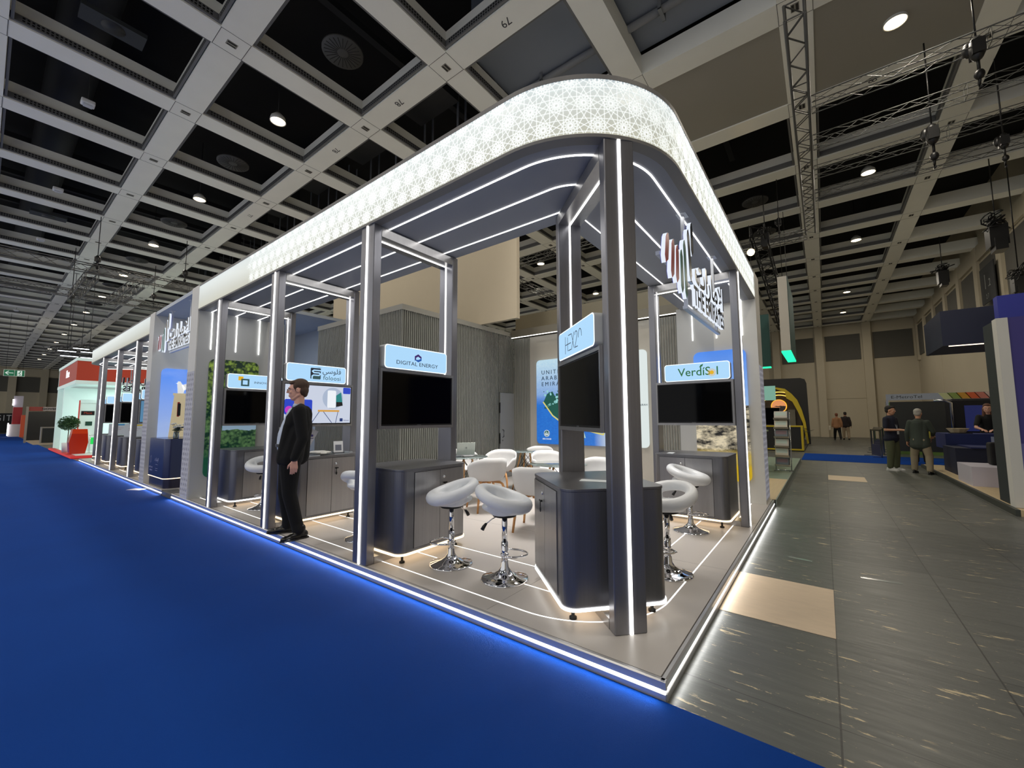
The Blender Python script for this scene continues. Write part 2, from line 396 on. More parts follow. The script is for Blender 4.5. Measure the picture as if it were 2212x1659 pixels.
for s, x, y, sz in (('79', 2.91, 3.32, .2), ('78', 2.91, 6.30, .2), ('78', 2.91, 8.9, .2), ('77', 2.91, 14.4, .2), ('81', 8.44, -1.9, .2)):
    text('bay_number', s, Matrix.Translation((x, y, ZC-.002)) @ Matrix.Rotation(PI, 4, 'X') @ Matrix.Rotation(-PI/2 if s != '81' else PI, 4, 'Z'), sz, mat('number_grey', (60, 60, 62), .8), ceil, .0005)['kind'] = 'structure'
# downlights -------------------------------------------------------------
lampG = emi('lamp_glass', (255, 228, 180), 14)
root = thing('ceiling_lamp', 'round white downlight hanging in a ceiling grid bay', 'lamp', (0, 0, 0), 0, 'ceiling downlights')
MB().lathe([(.0, .20), (.06, .2), (.15, .10), (.17, .0), (.155, .0), (.15, .015)], n=20).obj('housing', mat('lamp_housing', (190, 190, 186), .5), root)
MB().lathe([(.0, .012), (.15, .012)], n=20).obj('lens', lampG, root)
MB().tube([(0, 0, .2), (0, 0, 1.9)], .008, 6).obj('cable', BLACKM, root)
for i, (x, y) in enumerate(LAMPS):
    if i == 0: root.location = (x, y, ZC-.02); continue
    dup(root, (x, y, ZC-.02), 0, root['label'])
for k in range(7, 12): dup(root, (1.537, 8.96+5.528*k, ZC-.02), 0, root['label'])
r2 = thing('air_diffuser', 'round swirl air diffuser in a dark ceiling bay', 'vent', (0, 0, 0), 0, 'round ceiling air diffusers')
MB().lathe([(0, .04), (.37, .04), (.37, .0), (.0, .0)], n=32).obj('plate', mat('diffuser_plate', (58, 58, 57), .6), r2)
fb = MB()
for k in range(24):
    a = 2*PI*k/24; fb.box(.10, .33, -.006, .006, -.004, .002, M=Matrix.Rotation(a, 4, 'Z'))
fb.obj('fins', mat('diffuser_slot', (18, 18, 18), .8), r2)
first = True
for (x, y) in [(1.537, 6.2+5.528*k) for k in range(0, 6)]+[(12.6, .68), (9.83, 6.2), (9.83, 11.7), (15.36, .68), (18.1, 3.4)]:
    if first: r2.location = (x, y, ZC+.06); first = False
    else: dup(r2, (x, y, ZC+.06), 0, r2['label'])
# small white sensors / emergency lights in the left bays
s0 = thing('ceiling_sensor', 'small white box light in a dark ceiling bay', 'emergency light', (-1.227, 6.2, ZC-.02), 0, 'small white ceiling boxes')
bevel(MB().box(-.11, .11, -.10, .10, 0, .09).obj('housing', WHITEP, s0), .02); MB().box(-.07, .07, -.06, .06, -.03, .0).obj('lens', mat('clear_lens', (200, 205, 210), .1), s0); MB().tube([(0, 0, .09), (0, 0, 1.9)], .006, 5).obj('cable', BLACKM, s0)
for (x, y) in ((-1.227, 11.73), (-1.227, 17.26), (-1.227, 22.8), (-1.227, 39.4)): dup(s0, (x, y, ZC-.02), 0, s0['label'])
MB_v = thing('ceiling_speaker', 'dark rectangular grille in a left ceiling bay', 'speaker', (-1.227, 8.96, ZC+.05), 0, 'dark rectangular ceiling grilles')
MB().box(-.42, .42, -.2, .2, 0, .08).obj('box', mat('grille_dark', (40, 44, 46), .6), MB_v); MB().lathe([(0, -.004), (.16, -.004), (.16, 0)], n=24).obj('cone', mat('cone_dark', (26, 28, 30), .6), MB_v)
dup(MB_v, (-1.227, 14.49+5.53, ZC+.05), 0, MB_v['label'])
# trusses ------------------------------------------------------------------
TR = mat('truss_alu', (88, 88, 86), .55, .4)
def truss(name, p, q, w, h, label, group=None, step=.45, m=None, rm=.022):
    p, q = Vector(p), Vector(q); L = (q-p).length; d = (q-p).normalized(); a = d.cross(Vector((0, 0, 1))).normalized(); b = a.cross(d)
    M = Matrix((d, -a, b)).transposed().to_4x4(); M.translation = p
    t = thing(name, label, 'truss', p, 0, group); t.matrix_world = M
    c = MB()
    cs = [(-w/2, -h/2), (w/2, -h/2), (w/2, h/2), (-w/2, h/2)]
    for (y, z) in cs: c.tube([(0, y, z), (L, y, z)], rm, 8)
    c.obj('chords', m or TR, t)
    br = MB(); n = max(2, int(L/step))
    for i in range(n):
        x0, x1 = L*i/n, L*(i+1)/n
        for k in range(4):
            A, B = cs[k], cs[(k+1) % 4]
            if i % 2: A, B = B, A
            br.tube([(x0, A[0], A[1]), (x1, B[0], B[1])], rm*.5, 5, cap=False)
        if i % 6 == 0:
            for k in range(4): A, B = cs[k], cs[(k+1) % 4]; br.tube([(x0, A[0], A[1]), (x0, B[0], B[1])], rm*.5, 5, cap=False)
    br.obj('braces', m or TR, t); return t
truss('main_truss', (4.5, -.70, 7.3), (13.2, -.70, 7.3), .24, .24, 'long aluminium truss running away under a ceiling beam', None, .30)
LT = ['nearest', 'second nearest', 'third', 'farthest']
for i, x in enumerate((6.65, 7.95, 9.25, 10.5)):
    truss('cross_truss', (x, -.85, 7.15), (x, -5.9, 7.15), .20, .22, '%s of the four aluminium cross trusses right of the main truss' % LT[i], 'cross trusses on the right', .34, rm=.010)
truss('small_truss', (13.2, -.6, 7.2), (13.2, 3.2, 7.2), .22, .26, 'aluminium truss behind the pavilion corner reaching left from the main truss end', None, .34, rm=.018)
truss('left_truss', (-5, 18.6, 6.5), (4.4, 18.4, 6.5), .26, .26, 'nearer aluminium truss crossing above the blue aisle', 'trusses over the blue aisle', .4, rm=.017)
truss('left_truss', (-5, 22.95, 6.5), (4.4, 22.7, 6.5), .26, .26, 'farther aluminium truss crossing above the blue aisle', 'trusses over the blue aisle', .4, rm=.017)
truss('link_truss', (-.2, 18.7, 6.35), (-.25, 22.9, 6.35), .3, .3, 'left link truss joining the two aisle trusses', 'link trusses', .3, rm=.016)
truss('link_truss', (.95, 18.6, 6.35), (.8, 22.9, 6.35), .3, .3, 'right link truss joining the two aisle trusses, warm lit', 'link trusses', .3, rm=.016)
truss('rear_truss', (9.15, 4.3, 7.0), (9.15, 9.5, 7.0), .24, .24, 'aluminium truss crossing leftward above the lounge, seen behind the corner post', None, .34, rm=.018)
truss('rear_truss', (10.0, 8.82, 6.95), (17.0, 8.82, 6.95), .24, .24, 'aluminium truss running away above the lounge, seen behind the corner post', None, .34, rm=.018)
BT = mat('black_truss', (24, 24, 25), .5, .5)
truss('black_truss', (11.2, .55, 6.9), (18.5, .35, 5.1), .35, .35, 'sloping black truss beside the orange spotlight', None, .3, BT)
truss('black_truss', (4.5, 24.0, 5.3), (-.2, 33.0, 5.3), .35, .35, 'black truss carrying bright floodlights above the red booth', None, .3, BT)
# chain hoists
def hoist(loc, zt, s, label, group):
    t = thing('chain_hoist', label, 'hoist', loc, 0, group)
    b = MB().ell((0, 0, 0), (.10*s, .10*s, .2*s)).ell((.05*s, .08*s, .05*s), (.08*s, .07*s, .12*s)).box(-.11*s, .11*s, -.07*s, .07*s, -.12*s, .1*s); b.obj('motor', BLACKP, t)
    MB().tube([(0, 0, .15*s), (0, 0, zt-loc[2])], .012, 6).obj('chain', BLACKM, t)
    MB().tube([(0, 0, -.15*s), (0, 0, -.36*s)], .02*s, 6).ell((0, 0, -.42*s), (.06*s, .06*s, .08*s)).tube([(0, 0, -.48*s), (.05*s, 0, -.55*s), (.04*s, 0, -.62*s), (-.03*s, 0, -.63*s)], .02*s, 6).obj('hook', BLACKM, t)
hl = ['above the nearest cross truss', 'on the second cross truss', 'on the third cross truss at the right', 'at the small truss behind the pavilion']
for (px, py, x, i) in ((2110, 105, 6.65, 0), (2014, 290, 7.95, 1), (2168, 305, 9.25, 2), (1682, 480, 13.2, 3)):
    p = inv_at(px, py, 0, x); hoist(p, ZC, 1.0 if i < 2 else .8, 'black chain hoist '+hl[i], 'black chain hoists')
for (px, py, y, lab) in ((211, 560, 18.5, 'over the left link truss'), (400, 590, 18.5, 'at the right end of the nearer aisle truss'), (332, 640, 22.8, 'on the farther aisle truss'), (155, 640, 22.8, 'left on the farther aisle truss')):
    p = inv_at(px, py, 1, y); hoist(p, ZC, .7, 'small dark hoist '+lab, 'hoists over the blue aisle')
# cable bundles on the right
def cable_knot(p, s, label, seed):
    random.seed(seed); t = thing('cable_bundle', label, 'cables', p, 0, 'black cable bundles')
    b = MB()
    for k in range(9):
        a0 = random.uniform(0, 6.28); r = random.uniform(.12, .32)*s; tilt = Matrix.Rotation(random.uniform(-.8, .8), 3, 'X') @ Matrix.Rotation(random.uniform(0, 3), 3, 'Z')
        b.tube([tilt @ Vector((r*math.cos(a0+2*PI*j/14), .12*s*math.sin(a0+j), .6*r*math.sin(2*PI*j/14))) for j in range(14)], .016*s, 5, closed=True)
    b.obj('cables', BLACKP, t)
    MB().box(-.18*s, .2*s, -.15*s, .15*s, -.62*s, -.12*s).box(-.28*s, .1*s, -.1*s, .1*s, -.75*s, -.45*s).obj('motor', BLACKP, t)
    MB().tube([(0, 0, 0), (0, 0, ZC-p[2])], .012, 6).obj('chain', BLACKM, t)
cable_knot(inv_at(2150, 480, 1, -4.6), 1.1, 'largest black cable bundle with motor, upper right', 3)
cable_knot(inv_at(2035, 580, 1, -4.6), .95, 'black cable bundle left of the largest one', 5)
cable_knot(inv_at(2200, 590, 1, -4.9), .8, 'black cable bundle at the right picture edge', 8)
cable_knot(inv_at(1652, 500, 0, 11.6), .7, 'black cable bundle above the orange spotlight', 9)
# floodlights over red booth
for k, (px, py) in enumerate(((145, 757), (150, 768), (193, 760), (192, 772), (176, 752))):
    p = inv_at(px, py, 1, 26.5+k*.5); t = thing('floodlight', 'white floodlight on the black truss above the red booth', 'floodlight', p, 0, 'floodlights over the red booth')
    MB().box(-.3, .3, -.1, .1, -.03, .05).obj('body', BLACKM, t); MB().box(-.28, .28, -.09, .09, -.04, -.03).obj('lens', emi('flood', (235, 245, 255), 6), t); MB().tube([(0, 0, .05), (0, 0, ZC+1.9-p.z)], .01, 5).obj('hanger', BLACKM, t)
# orange spotlight
p = inv_at(1622, 545, 0, 11.3); t = thing('spotlight', 'glowing warm spotlight on the black truss behind the pavilion corner', 'spotlight', p)
t.rotation_euler = Vector((-1, -.35, -.35)).to_track_quat('Z', 'Y').to_euler()
MB().lathe([(0, -.25), (.09, -.25), (.11, 0), (.10, 0)], n=18).obj('body', BLACKM, t); MB().lathe([(0, -.01), (.1, -.01)], n=18).obj('lens', emi('spot_orange', (255, 205, 130), 30), t)
# ================================================================== WHITE PAVILION
PZ = 0.10
def opath(d, y_end=7.95, x_end=5.83, n=20):
    c = (.95, 1.02); r = .95-d; out = [(d, y_end)]
    if r > .02:
        for i in range(n+1): a = PI+PI/2*i/n; out.append((c[0]+r*math.cos(a), c[1]+r*math.sin(a)))
    else: out.append((d, .07+d))
    out.append((x_end, .07+d)); return out
def mpath(d, y0=11.36, yE=20.02, x_end=5.83, n=20):      # mirrored far wing
    c = (.95, yE-.95); r = .95-d; out = [(d, y0)]
    if r > .02:
        for i in range(n+1): a = PI-PI/2*i/n; out.append((c[0]+r*math.cos(a), c[1]+r*math.sin(a)))
    else: out.append((d, yE-d))
    out.append((x_end, yE-d)); return out
PLAT = mat('platform_laminate', (186, 181, 177), 0.36, var=0.03, vscale=2)
pt = thing('pavilion_platform', 'low white laminate platform of the pavilion with glowing edge', 'platform')
pb = MB().box(0.03, 13.0, 0.03, 8.83, 0, PZ).box(0.03, 13.0, 9.5, 20.1, 0, PZ).box(.25, 13.0, 8.83, 9.5, 0, PZ-.004)
pb.obj('deck', PLAT, pt)
edge = MB()
def edge_run(a, b, horiz):
    # stainless step profile with a light channel in the middle of its face
    prof = [(-.008, 0.0), (-.008, .036), (.006, .040), (.006, .052), (-.002, .056), (-.004, .094), (.004, .101), (.022, .101), (.022, 0)]
    vs = []
    for t in (a, b):
        for (o, z) in prof: vs.append((o, t, z) if not horiz else (t, o, z))
    n = len(prof); edge.add(vs, [(i, (i+1) % n, n+(i+1) % n, n+i) for i in range(n)]+[tuple(range(n)), tuple(range(2*n-1, n-1, -1))])
edge_run(-.004, 8.84, False); edge_run(9.49, 20.1, False); edge_run(0.0, 5.80, True)
edge.obj('edge_profile', mat('edge_steel', (190, 191, 194), .34, .55, bump=.05, bscale=30, stretch=(.2, .2, 3)), pt)
el = MB().box(-.004, .004, .002, 8.84, .0405, .0515).box(-.004, .004, 9.49, 20.1, .0405, .0515).box(.002, 5.78, -.004, .004, .0405, .0515)
el.obj('edge_light', LED, pt)
fl = MB()
for d, w in ((.19, .010), (.57, .010), (.95, .010)):
    fl.ribbon(opath(d, 8.10, 5.26), w, PZ+.0004, PZ+.0016)
    fl.ribbon(mpath(d, 11.4, 20.0, 4.6), w, PZ+.0004, PZ+.0016)
fl.obj('floor_light', emi('led_floor', (255, 252, 246), 2.2), pt)
sj = MB()
for x in (1.9, 3.9): sj.box(x, x+.003, .03, 8.8, PZ, PZ+.0006)
for y in (1.25, 3.7, 6.1): sj.box(.05, 12, y, y+.003, PZ, PZ+.0006)
sj.obj('deck_joint', mat('joint_grey', (140, 138, 136), .6), pt)
MB().box(.0, .26, 8.86, 9.47, 0, .085).box(.02, .05, 8.9, 9.44, .085, .09).obj('ramp_plate', mat('ramp_grey', (110, 112, 116), .4, .4), pt)
# ---- girih pattern mapped on a path ------------------------------------
def path_eval(path):
    P = [Vector((p[0], p[1])) for p in path]; L = [0]
    for a, b in zip(P[:-1], P[1:]): L.append(L[-1]+(b-a).length)
    def f(s):
        s = max(0, min(L[-1]-1e-6, s)); i = 0
        lo, hi = 0, len(L)-2
        while lo < hi:
            mid = (lo+hi+1)//2
            if L[mid] <= s: lo = mid
            else: hi = mid-1
        a, b = P[lo], P[lo+1]; d = (b-a).normalized(); p = a+d*(s-L[lo]); return p, Vector((d.y, -d.x))
    return f, L[-1]
def girih(s0, s1, z0, z1, sp, zoff=0):
    """line segments of a 12-fold star pattern (dodecagon and triangle tiling)"""
    segs = []; a = sp/2; e = a/ math.cos(math.radians(15)); rows = int((z1-z0)/(sp*.866))+3
    for r in range(-1, rows):
        zc = z0+zoff+r*sp*.8660; k0 = int(s0/sp)-1
        for k in range(k0, int(s1/sp)+2):
            sc = k*sp+(sp/2 if r % 2 else 0)
            mids = [(sc+a*math.cos(2*PI*i/12), zc+a*math.sin(2*PI*i/12)) for i in range(12)]
            for i in range(12): segs.append((mids[i], mids[(i+4) % 12]))
            q5 = [(sc+a*.46*math.cos(2*PI*(i+.5)/12), zc+a*.46*math.sin(2*PI*(i+.5)/12)) for i in range(12)]
            for i in range(12): segs.append((q5[i], q5[(i+5) % 12]))
            for i in range(12): segs.append((mids[i], mids[(i+4) % 12])) if False else None
            for up_ in (1, -1):                       # small triangle star between three dodecagons
                tx, tz = sc+sp/2, zc+up_*sp*.2887; rr = sp*.2887-a*.93+.001
                q = [(tx+sp*.078*math.cos(up_*(PI/6)+2*PI*j/3+ (PI/3)), tz+sp*.078*math.sin(up_*(PI/6)+2*PI*j/3+(PI/3))) for j in range(3)]
                for j in range(3): segs.append((q[j], q[(j+1) % 3]))
    out = []
    for (p, q) in segs:                                 # clip
        (x0, y0), (x1, y1) = p, q; t0, t1 = 0.0, 1.0; dx, dy = x1-x0, y1-y0; ok = True
        for pp, qq in ((-dx, x0-s0), (dx, s1-x0), (-dy, y0-z0), (dy, z1-y0)):
            if abs(pp) < 1e-9:
                if qq < 0: ok = False
                continue
            r = qq/pp
            if pp < 0: t0 = max(t0, r)
            else: t1 = min(t1, r)
        if ok and t1-t0 > .02: out.append(((x0+dx*t0, y0+dy*t0), (x0+dx*t1, y0+dy*t1)))
    return out
def pattern_mesh(segs, f, w, off, step=.05, sgn=1):
    mb = MB()
    for (p, q) in segs:
        d = Vector((q[0]-p[0], q[1]-p[1])); L = d.length
        if L < 1e-4: continue
        d /= L; n2 = Vector((-d.y, d.x))*w/2; k = max(1, int(L/step)); vs = []
        for i in range(k+1):
            c = Vector(p)+d*L*i/k
            for sg in (-1, 1):
                e = c+n2*sg; pos, nrm = f(e.x); vs.append((pos.x+nrm.x*off*sgn, pos.y+nrm.y*off*sgn, e.y))
        mb.add(vs, [(2*i, 2*i+1, 2*i+3, 2*i+2) for i in range(k)])
    return mb
FAS = emi('fascia_lightbox', (240, 244, 246), .36); FAS.node_tree.nodes['Principled BSDF'].inputs['Base Color'].default_value = lin((205, 208, 206))+(1,)
def fascia_mat():
    m, nt, b = new_mat('fascia_backlit'); v, o = mapping(nt); sp = nt.nodes.new('ShaderNodeSeparateXYZ'); nt.links.new(o, sp.inputs[0])
    b.inputs['Base Color'].default_value = lin((196, 200, 196))+(1,); b.inputs['Roughness'].default_value = .5
    # LED modules along the top and bottom edges of the light box: cool at the top, warm below
    t = ramp(nt, sp.outputs[2], 3.42, 3.80); col = mixc(nt, t, lin((246, 243, 214)), lin((222, 240, 252)))
    nt.links.new(col, b.inputs['Emission Color']); b.inputs['Emission Strength'].default_value = .46
    return m
FASM = fascia_mat(); PATL = emi('pattern_line', (246, 252, 250), .66); PATL.node_tree.nodes['Principled BSDF'].inputs['Base Color'].default_value = (.7, .7, .7, 1)
PATS = [None]+[emi('pattern_line_%d' % i, (246, 252, 250), e) for i, e in ((1, .50), (2, .56), (3, .62), (4, .68))]
for m_ in PATS[1:]: m_.node_tree.nodes['Principled BSDF'].inputs['Base Color'].default_value = (.7, .7, .7, 1)
def canopy(pathf, flip, label, y_in, x_in):
    t = thing('canopy', label, 'canopy')
    MB().ribbon(pathf(.04), .08, 3.395, 3.81, smooth=True).obj('fascia', FASM, t)
    MB().ribbon(pathf(.04), .088, 3.805, 3.838).ribbon(pathf(.04), .086, 3.376, 3.40).obj('trim', GREYT, t)
    fo, Lf = path_eval(pathf(0))
    if not flip:
        segs = girih(0, Lf, 3.405, 3.803, .19, .06)          # the print fades out towards the entrance
        lim = [0, 2.2, 3.0, 3.8, 4.6, 99]
        for i in range(1, 5): pattern_mesh([q for q in segs if lim[i] <= q[0][0] < lim[i+1]], fo, .0056, .0015).obj('pattern', PATS[i], t)
    poly = pathf(.082)
    inner = [(poly[-1][0], y_in), (x_in, y_in), (x_in, poly[0][1])]
    sf = MB().prism(poly+inner, 3.38, 3.50); sf.obj('soffit', SOFF, t)
    ll = MB()
    for d in (.195, .575, .955): ll.ribbon(pathf(d, *( (7.95, 5.3) if not flip else ())), .013, 3.374, 3.3798)
    ll.obj('soffit_light', LED, t); return t
canopy(opath, False, 'white illuminated canopy with star pattern rounding the near corner', 1.22, 1.14)
canopy(mpath, True, 'white canopy over the far left wing beyond the entrance', 18.87, 1.14)
area('soffit_glow', (.6, 4.6, 3.36), .9, 22, (1, .98, .95), sy=6.2, spread=3.1)
area('edge_glow', (-.02, 4.42, .046), 8.8, 17, (1, .99, .97), sy=.02).rotation_euler = (math.radians(90-8), 0, math.radians(90))
area('edge_glow', (-.02, 14.8, .046), 10.6, 18, (1, .99, .97), sy=.02).rotation_euler = (math.radians(90-8), 0, math.radians(90))
area('edge_glow', (2.9, -.02, .046), 5.7, 7, (1, .99, .97), sy=.02).rotation_euler = (math.radians(90-8), 0, math.radians(180))
area('soffit_glow', (3.4, .65, 3.36), 3.6, 13, (1, .98, .95), sy=.9, spread=3.1)
area('soffit_glow', (.6, 15.5, 3.36), .9, 26, (1, .98, .95), sy=7, spread=3.1)
area('lounge_fill', (3.4, 3.1, 7.4), 1.6, 85, (1, .96, .92), sy=1.6, spread=1.0)  # added fill from above to brighten the lounge; no lamp hangs here
# ---- walls and pillars of the pavilion ------------------------------------
PIL = mat('pillar_white', (214, 213, 208), .5, var=.03); PATB = mat('pattern_lilac', (196, 197, 214), .6)
def pillar(name, label, x0, x1, y0, y1, z1, faces, zpat=(.16, 2.3), sp=.10):
    t = thing(name, label, 'pillar'); MB().box(x0, x1, y0, y1, PZ, z1).obj('body', PIL, t)
    for (p, q) in faces:
        f, L = path_eval([p, q]); zz = zpat
        MBp = MB(); pa, pb_ = Vector(p), Vector(q); d = (pb_-pa).normalized(); n = Vector((d.y, -d.x))
        c = [pa+d*.0+n*.002, pb_+n*.002]
        MBp.add([(c[0].x, c[0].y, zz[0]), (c[1].x, c[1].y, zz[0]), (c[1].x, c[1].y, zz[1]), (c[0].x, c[0].y, zz[1])], [(0, 1, 2, 3)])
        MBp.obj('lit_panel', emi('pillar_panel', (240, 240, 255), .30), t)
        pattern_mesh(girih(0.005, L-.005, zz[0], zz[1], sp), f, .0032, .004, .2).obj('pattern', PATB, t)
    return t
pillar('pillar', 'patterned white pillar right of the reception desk', .0, .9, 7.95, 8.35, 3.84, [((0, 8.35), (0, 7.95))])
pillar('pillar', 'patterned white pillar left of the reception desk', .0, .9, 10.96, 11.36, 3.84, [((0, 11.36), (0, 10.96))])
pillar('pillar', 'white pillar at the far right end of the pavilion', 5.30, 5.83, .06, .70, 3.84, [((5.32, .06), (5.81, .06))])
def wall(name, boxes, mt, label, cat='partition wall'):
    t = thing(name, label, cat); mb = MB()
    for b in boxes: mb.box(*b)
    mb.obj('panel', mt, t); return t
w1 = wall('side_wall', [(.9, 1.45, 7.95, 8.20, PZ, 3.38), (.02, .9, 7.94, 7.949, PZ, 3.38)], PANEL, 'pale grey wall with the tree picture and three hanging light lines')
for y, z in ((.21, 2.70), (.60, 2.70), (.99, 2.70)): MB().box(y-.007, y+.007, 7.93, 7.939, z, 3.375).obj('light_line', LED, w1)
w3 = wall('side_wall', [(5.30, 5.62, .70, 1.30, PZ, 3.40)], PANEL, 'pale grey wall with the desert picture at the right end')
for y in (.27, .655, 1.035): MB().box(5.29, 5.299, y-.007, y+.007, 2.80, 3.375).obj('light_line', LED, w3)
w2 = wall('side_wall', [(.9, 3.2, 10.97, 11.2, PZ, 3.77), (3.0, 3.2, 8.36, 11.2, PZ, 3.77)], mat('entrance_wall', (170, 176, 182), .5), 'blue grey entrance wall behind the reception desk')
MB().box(0.02, 3.2, 8.35, 10.96, 3.77, 3.84).obj('entrance_ceiling', mat('entrance_ceiling', (176, 186, 200), .4), w2)
area('entrance_glow', (1.2, 9.6, 3.74), 1.0, 16, (.85, .93, 1), sy=1.6)
# slatted storage room
SL = mat('slat_grey', (132, 133, 127), .55, var=.06, vscale=4); SLB = mat('slat_backing', (86, 87, 82), .8)
def slats(mb, back, p, q, z0, z1, pitch=.048, w=.026, dep=.02):
    p, q = Vector(p), Vector(q); d = (q-p); L = d.length; d.normalize(); n = Vector((d.y, -d.x))
    k = int(L/pitch)
    for i in range(k):
        c = p+d*(pitch*(i+.5)); a = c-d*w/2; b = c+d*w/2; a2, b2 = a+n*dep, b+n*dep
        mb.prism([(a.x, a.y), (a2.x, a2.y), (b2.x, b2.y), (b.x, b.y)], z0, z1)
st_ = thing('storage_room', 'grey slatted storage room with a flush door behind the lounge', 'storage room')
MB().box(2.29, 5.6, 5.22, 8.17, PZ, 3.44).obj('core', SLB, st_)
sm_ = MB(); slats(sm_, None, (2.29, 8.18), (2.29, 5.20), PZ, 3.43); slats(sm_, None, (2.27, 5.22), (5.02, 5.22), PZ, 3.43); slats(sm_, None, (5.02, 5.22), (5.6, 5.22), 2.06, 3.43)
sm_.obj('slats', SL, st_)
MB().box(2.262, 5.6, 5.19, 5.3, 3.42, 3.52).box(2.262, 2.36, 5.3, 8.2, 3.42, 3.52).obj('cornice', mat('cornice', (152, 150, 142), .6), st_)
dr = MB().box(5.06, 5.58, 5.19, 5.216, PZ+.01, 2.05).obj('door', mat('door_grey', (150, 152, 152), .45), st_)
MB().tube([(5.14, 5.19, 1.02), (5.14, 5.15, 1.04), (5.14, 5.15, 1.18), (5.14, 5.19, 1.20)], .009, 8).obj('handle', BLACKP, dr)
MB().lathe([(0, 0), (.016, 0), (.016, .01)], n=12, M=Matrix.Rotation(PI/2, 3, 'X')).obj('lock', BLACKP, dr).location = (5.14, 5.195, .95)
for z in (.4, 1.0, 1.7): MB().box(5.035, 5.055, 5.185, 5.2, z-.12, z+.12).obj('hinge', BLACKM, dr)
# wall of the map
mw = thing('map_wall', 'pale rear wall carrying the large map light box', 'partition wall')
MB().box(5.6, 5.8, 1.3, 5.2, PZ, 3.37).obj('panel', mat('rear_wall', (188, 184, 174), .55), mw)
sm_ = MB(); slats(sm_, None, (5.602, 5.2), (5.602, 4.72), PZ, 3.36); slats(sm_, None, (5.602, 1.70), (5.602, 1.30), PZ, 3.36); sm_.obj('slats', SL, mw)
MB().box(5.45, 5.8, 1.3, 5.17, 3.39, 3.56).obj('header', mat('header_olive', (128, 124, 112), .6), mw)
MB().box(5.47, 5.485, 1.35, 5.18, 3.378, 3.392).obj('header_light', LED, mw)
tag(MB().box(6.2, 6.35, 1.2, 5.6, PZ+.002, 4.12).obj('rear_partition', mat('olive_panel', (158, 152, 134), .7)), 'plain olive grey panel rising above the map wall', 'partition wall')
ob = MB().box(4.4, 4.5, 4.213, 11.49, 3.53, 6.6).obj('overhead_panel', mat('cream_fabric', (178, 166, 144), .85, var=.02)); tag(ob, 'large plain cream panel raised above the storage room', 'hanging banner')
# wing-2 background: rear wall
tag(MB().box(3.2, 3.4, 11.2, 19.0, PZ, 2.2).obj('rear_partition', PANEL), 'pale rear wall behind the far left wing', 'partition wall')
# ---- pictures ---------------------------------------------------------
def picture(name, M, w, h, r, mt, label, cat='picture'):
    t = thing(name, label, cat); mb = MB(); poly = rrect(-w/2, w/2, -h/2, h/2, r); mb.prism(poly, 0, .02, 0, M); mb.obj('panel', mt, t); return t
def tree_mat():
    m, nt, b = new_mat('tree_print'); v, o = mapping(nt, (14, 14, 14)); sp = nt.nodes.new('ShaderNodeSeparateXYZ'); nt.links.new(o, sp.inputs[0])
    n1 = noise(nt, v, 1.0, 8, .7); v2, _ = mapping(nt, (5, 5, 5)); n2 = noise(nt, v2, 1.2, 3)
    vo = nt.nodes.new('ShaderNodeTexVoronoi'); vo.inputs['Scale'].default_value = 1.3; nt.links.new(v, vo.inputs['Vector'])
    k = mth(nt, 'SUBTRACT', mth(nt, 'ADD', n1, mth(nt, 'MULTIPLY', n2, .7)), mth(nt, 'MULTIPLY', vo.outputs['Distance'], .45))
    hi = ramp(nt, sp.outputs[2], 1.3, 2.3); leaf = mixc(nt, ramp(nt, k, .50, .80), lin((14, 40, 30)), mixc(nt, n1, lin((70, 118, 44)), lin((170, 190, 80))))
    low = mixc(nt, ramp(nt, k, .45, .8), lin((14, 52, 40)), lin((92, 130, 82)))
    bot = mixc(nt, n1, lin((20, 66, 48)), lin((34, 92, 70)))
    c = mixc(nt, hi, low, leaf); c = mixc(nt, ramp(nt, sp.outputs[2], .95, .75), c, bot)
    lake = mth(nt, 'MULTIPLY', mth(nt, 'LESS_THAN', mth(nt, 'ABSOLUTE', mth(nt, 'SUBTRACT', sp.outputs[2], mth(nt, 'ADD', 1.27, mth(nt, 'MULTIPLY', n2, .1)))), .06), mth(nt, 'GREATER_THAN', sp.outputs[0], .45))
    c = mixc(nt, lake, c, lin((150, 178, 200)))
    nt.links.new(c, b.inputs['Base Color']); nt.links.new(c, b.inputs['Emission Color']); b.inputs['Emission Strength'].default_value = .40; b.inputs['Roughness'].default_value = .3; return m
def sky_mat(name, zlo, top, lowc, rock=True):
    m, nt, b = new_mat(name); v, o = mapping(nt, (2.4, 2.4, 5)); sp = nt.nodes.new('ShaderNodeSeparateXYZ'); nt.links.new(o, sp.inputs[0])
    c = mixc(nt, ramp(nt, sp.outputs[2], zlo, 2.6), lowc, top)
    if rock:
        n1 = noise(nt, v, 1.5, 9, .7); n2 = noise(nt, v, .5, 3)
        rk = mixc(nt, ramp(nt, n1, .42, .6), lin((30, 30, 30)), lin((206, 196, 170)))
        rk = mixc(nt, ramp(nt, sp.outputs[2], .95, .85), rk, mixc(nt, n1, lin((150, 128, 62)), lin((196, 176, 90))))
        rk = mixc(nt, ramp(nt, sp.outputs[2], .72, .66), rk, lin((190, 160, 30)))
        edge_ = mth(nt, 'ADD', 1.52, mth(nt, 'MULTIPLY', n2, .25)); c = mixc(nt, mth(nt, 'LESS_THAN', sp.outputs[2], edge_), c, rk)
    else:
        n1 = noise(nt, v, .35, 4); c = mixc(nt, mth(nt, 'MULTIPLY', ramp(nt, n1, .5, .8), .3), c, lin((200, 212, 235)))
    nt.links.new(c, b.inputs['Base Color']); nt.links.new(c, b.inputs['Emission Color']); b.inputs['Emission Strength'].default_value = .6; b.inputs['Roughness'].default_value = .3; return m
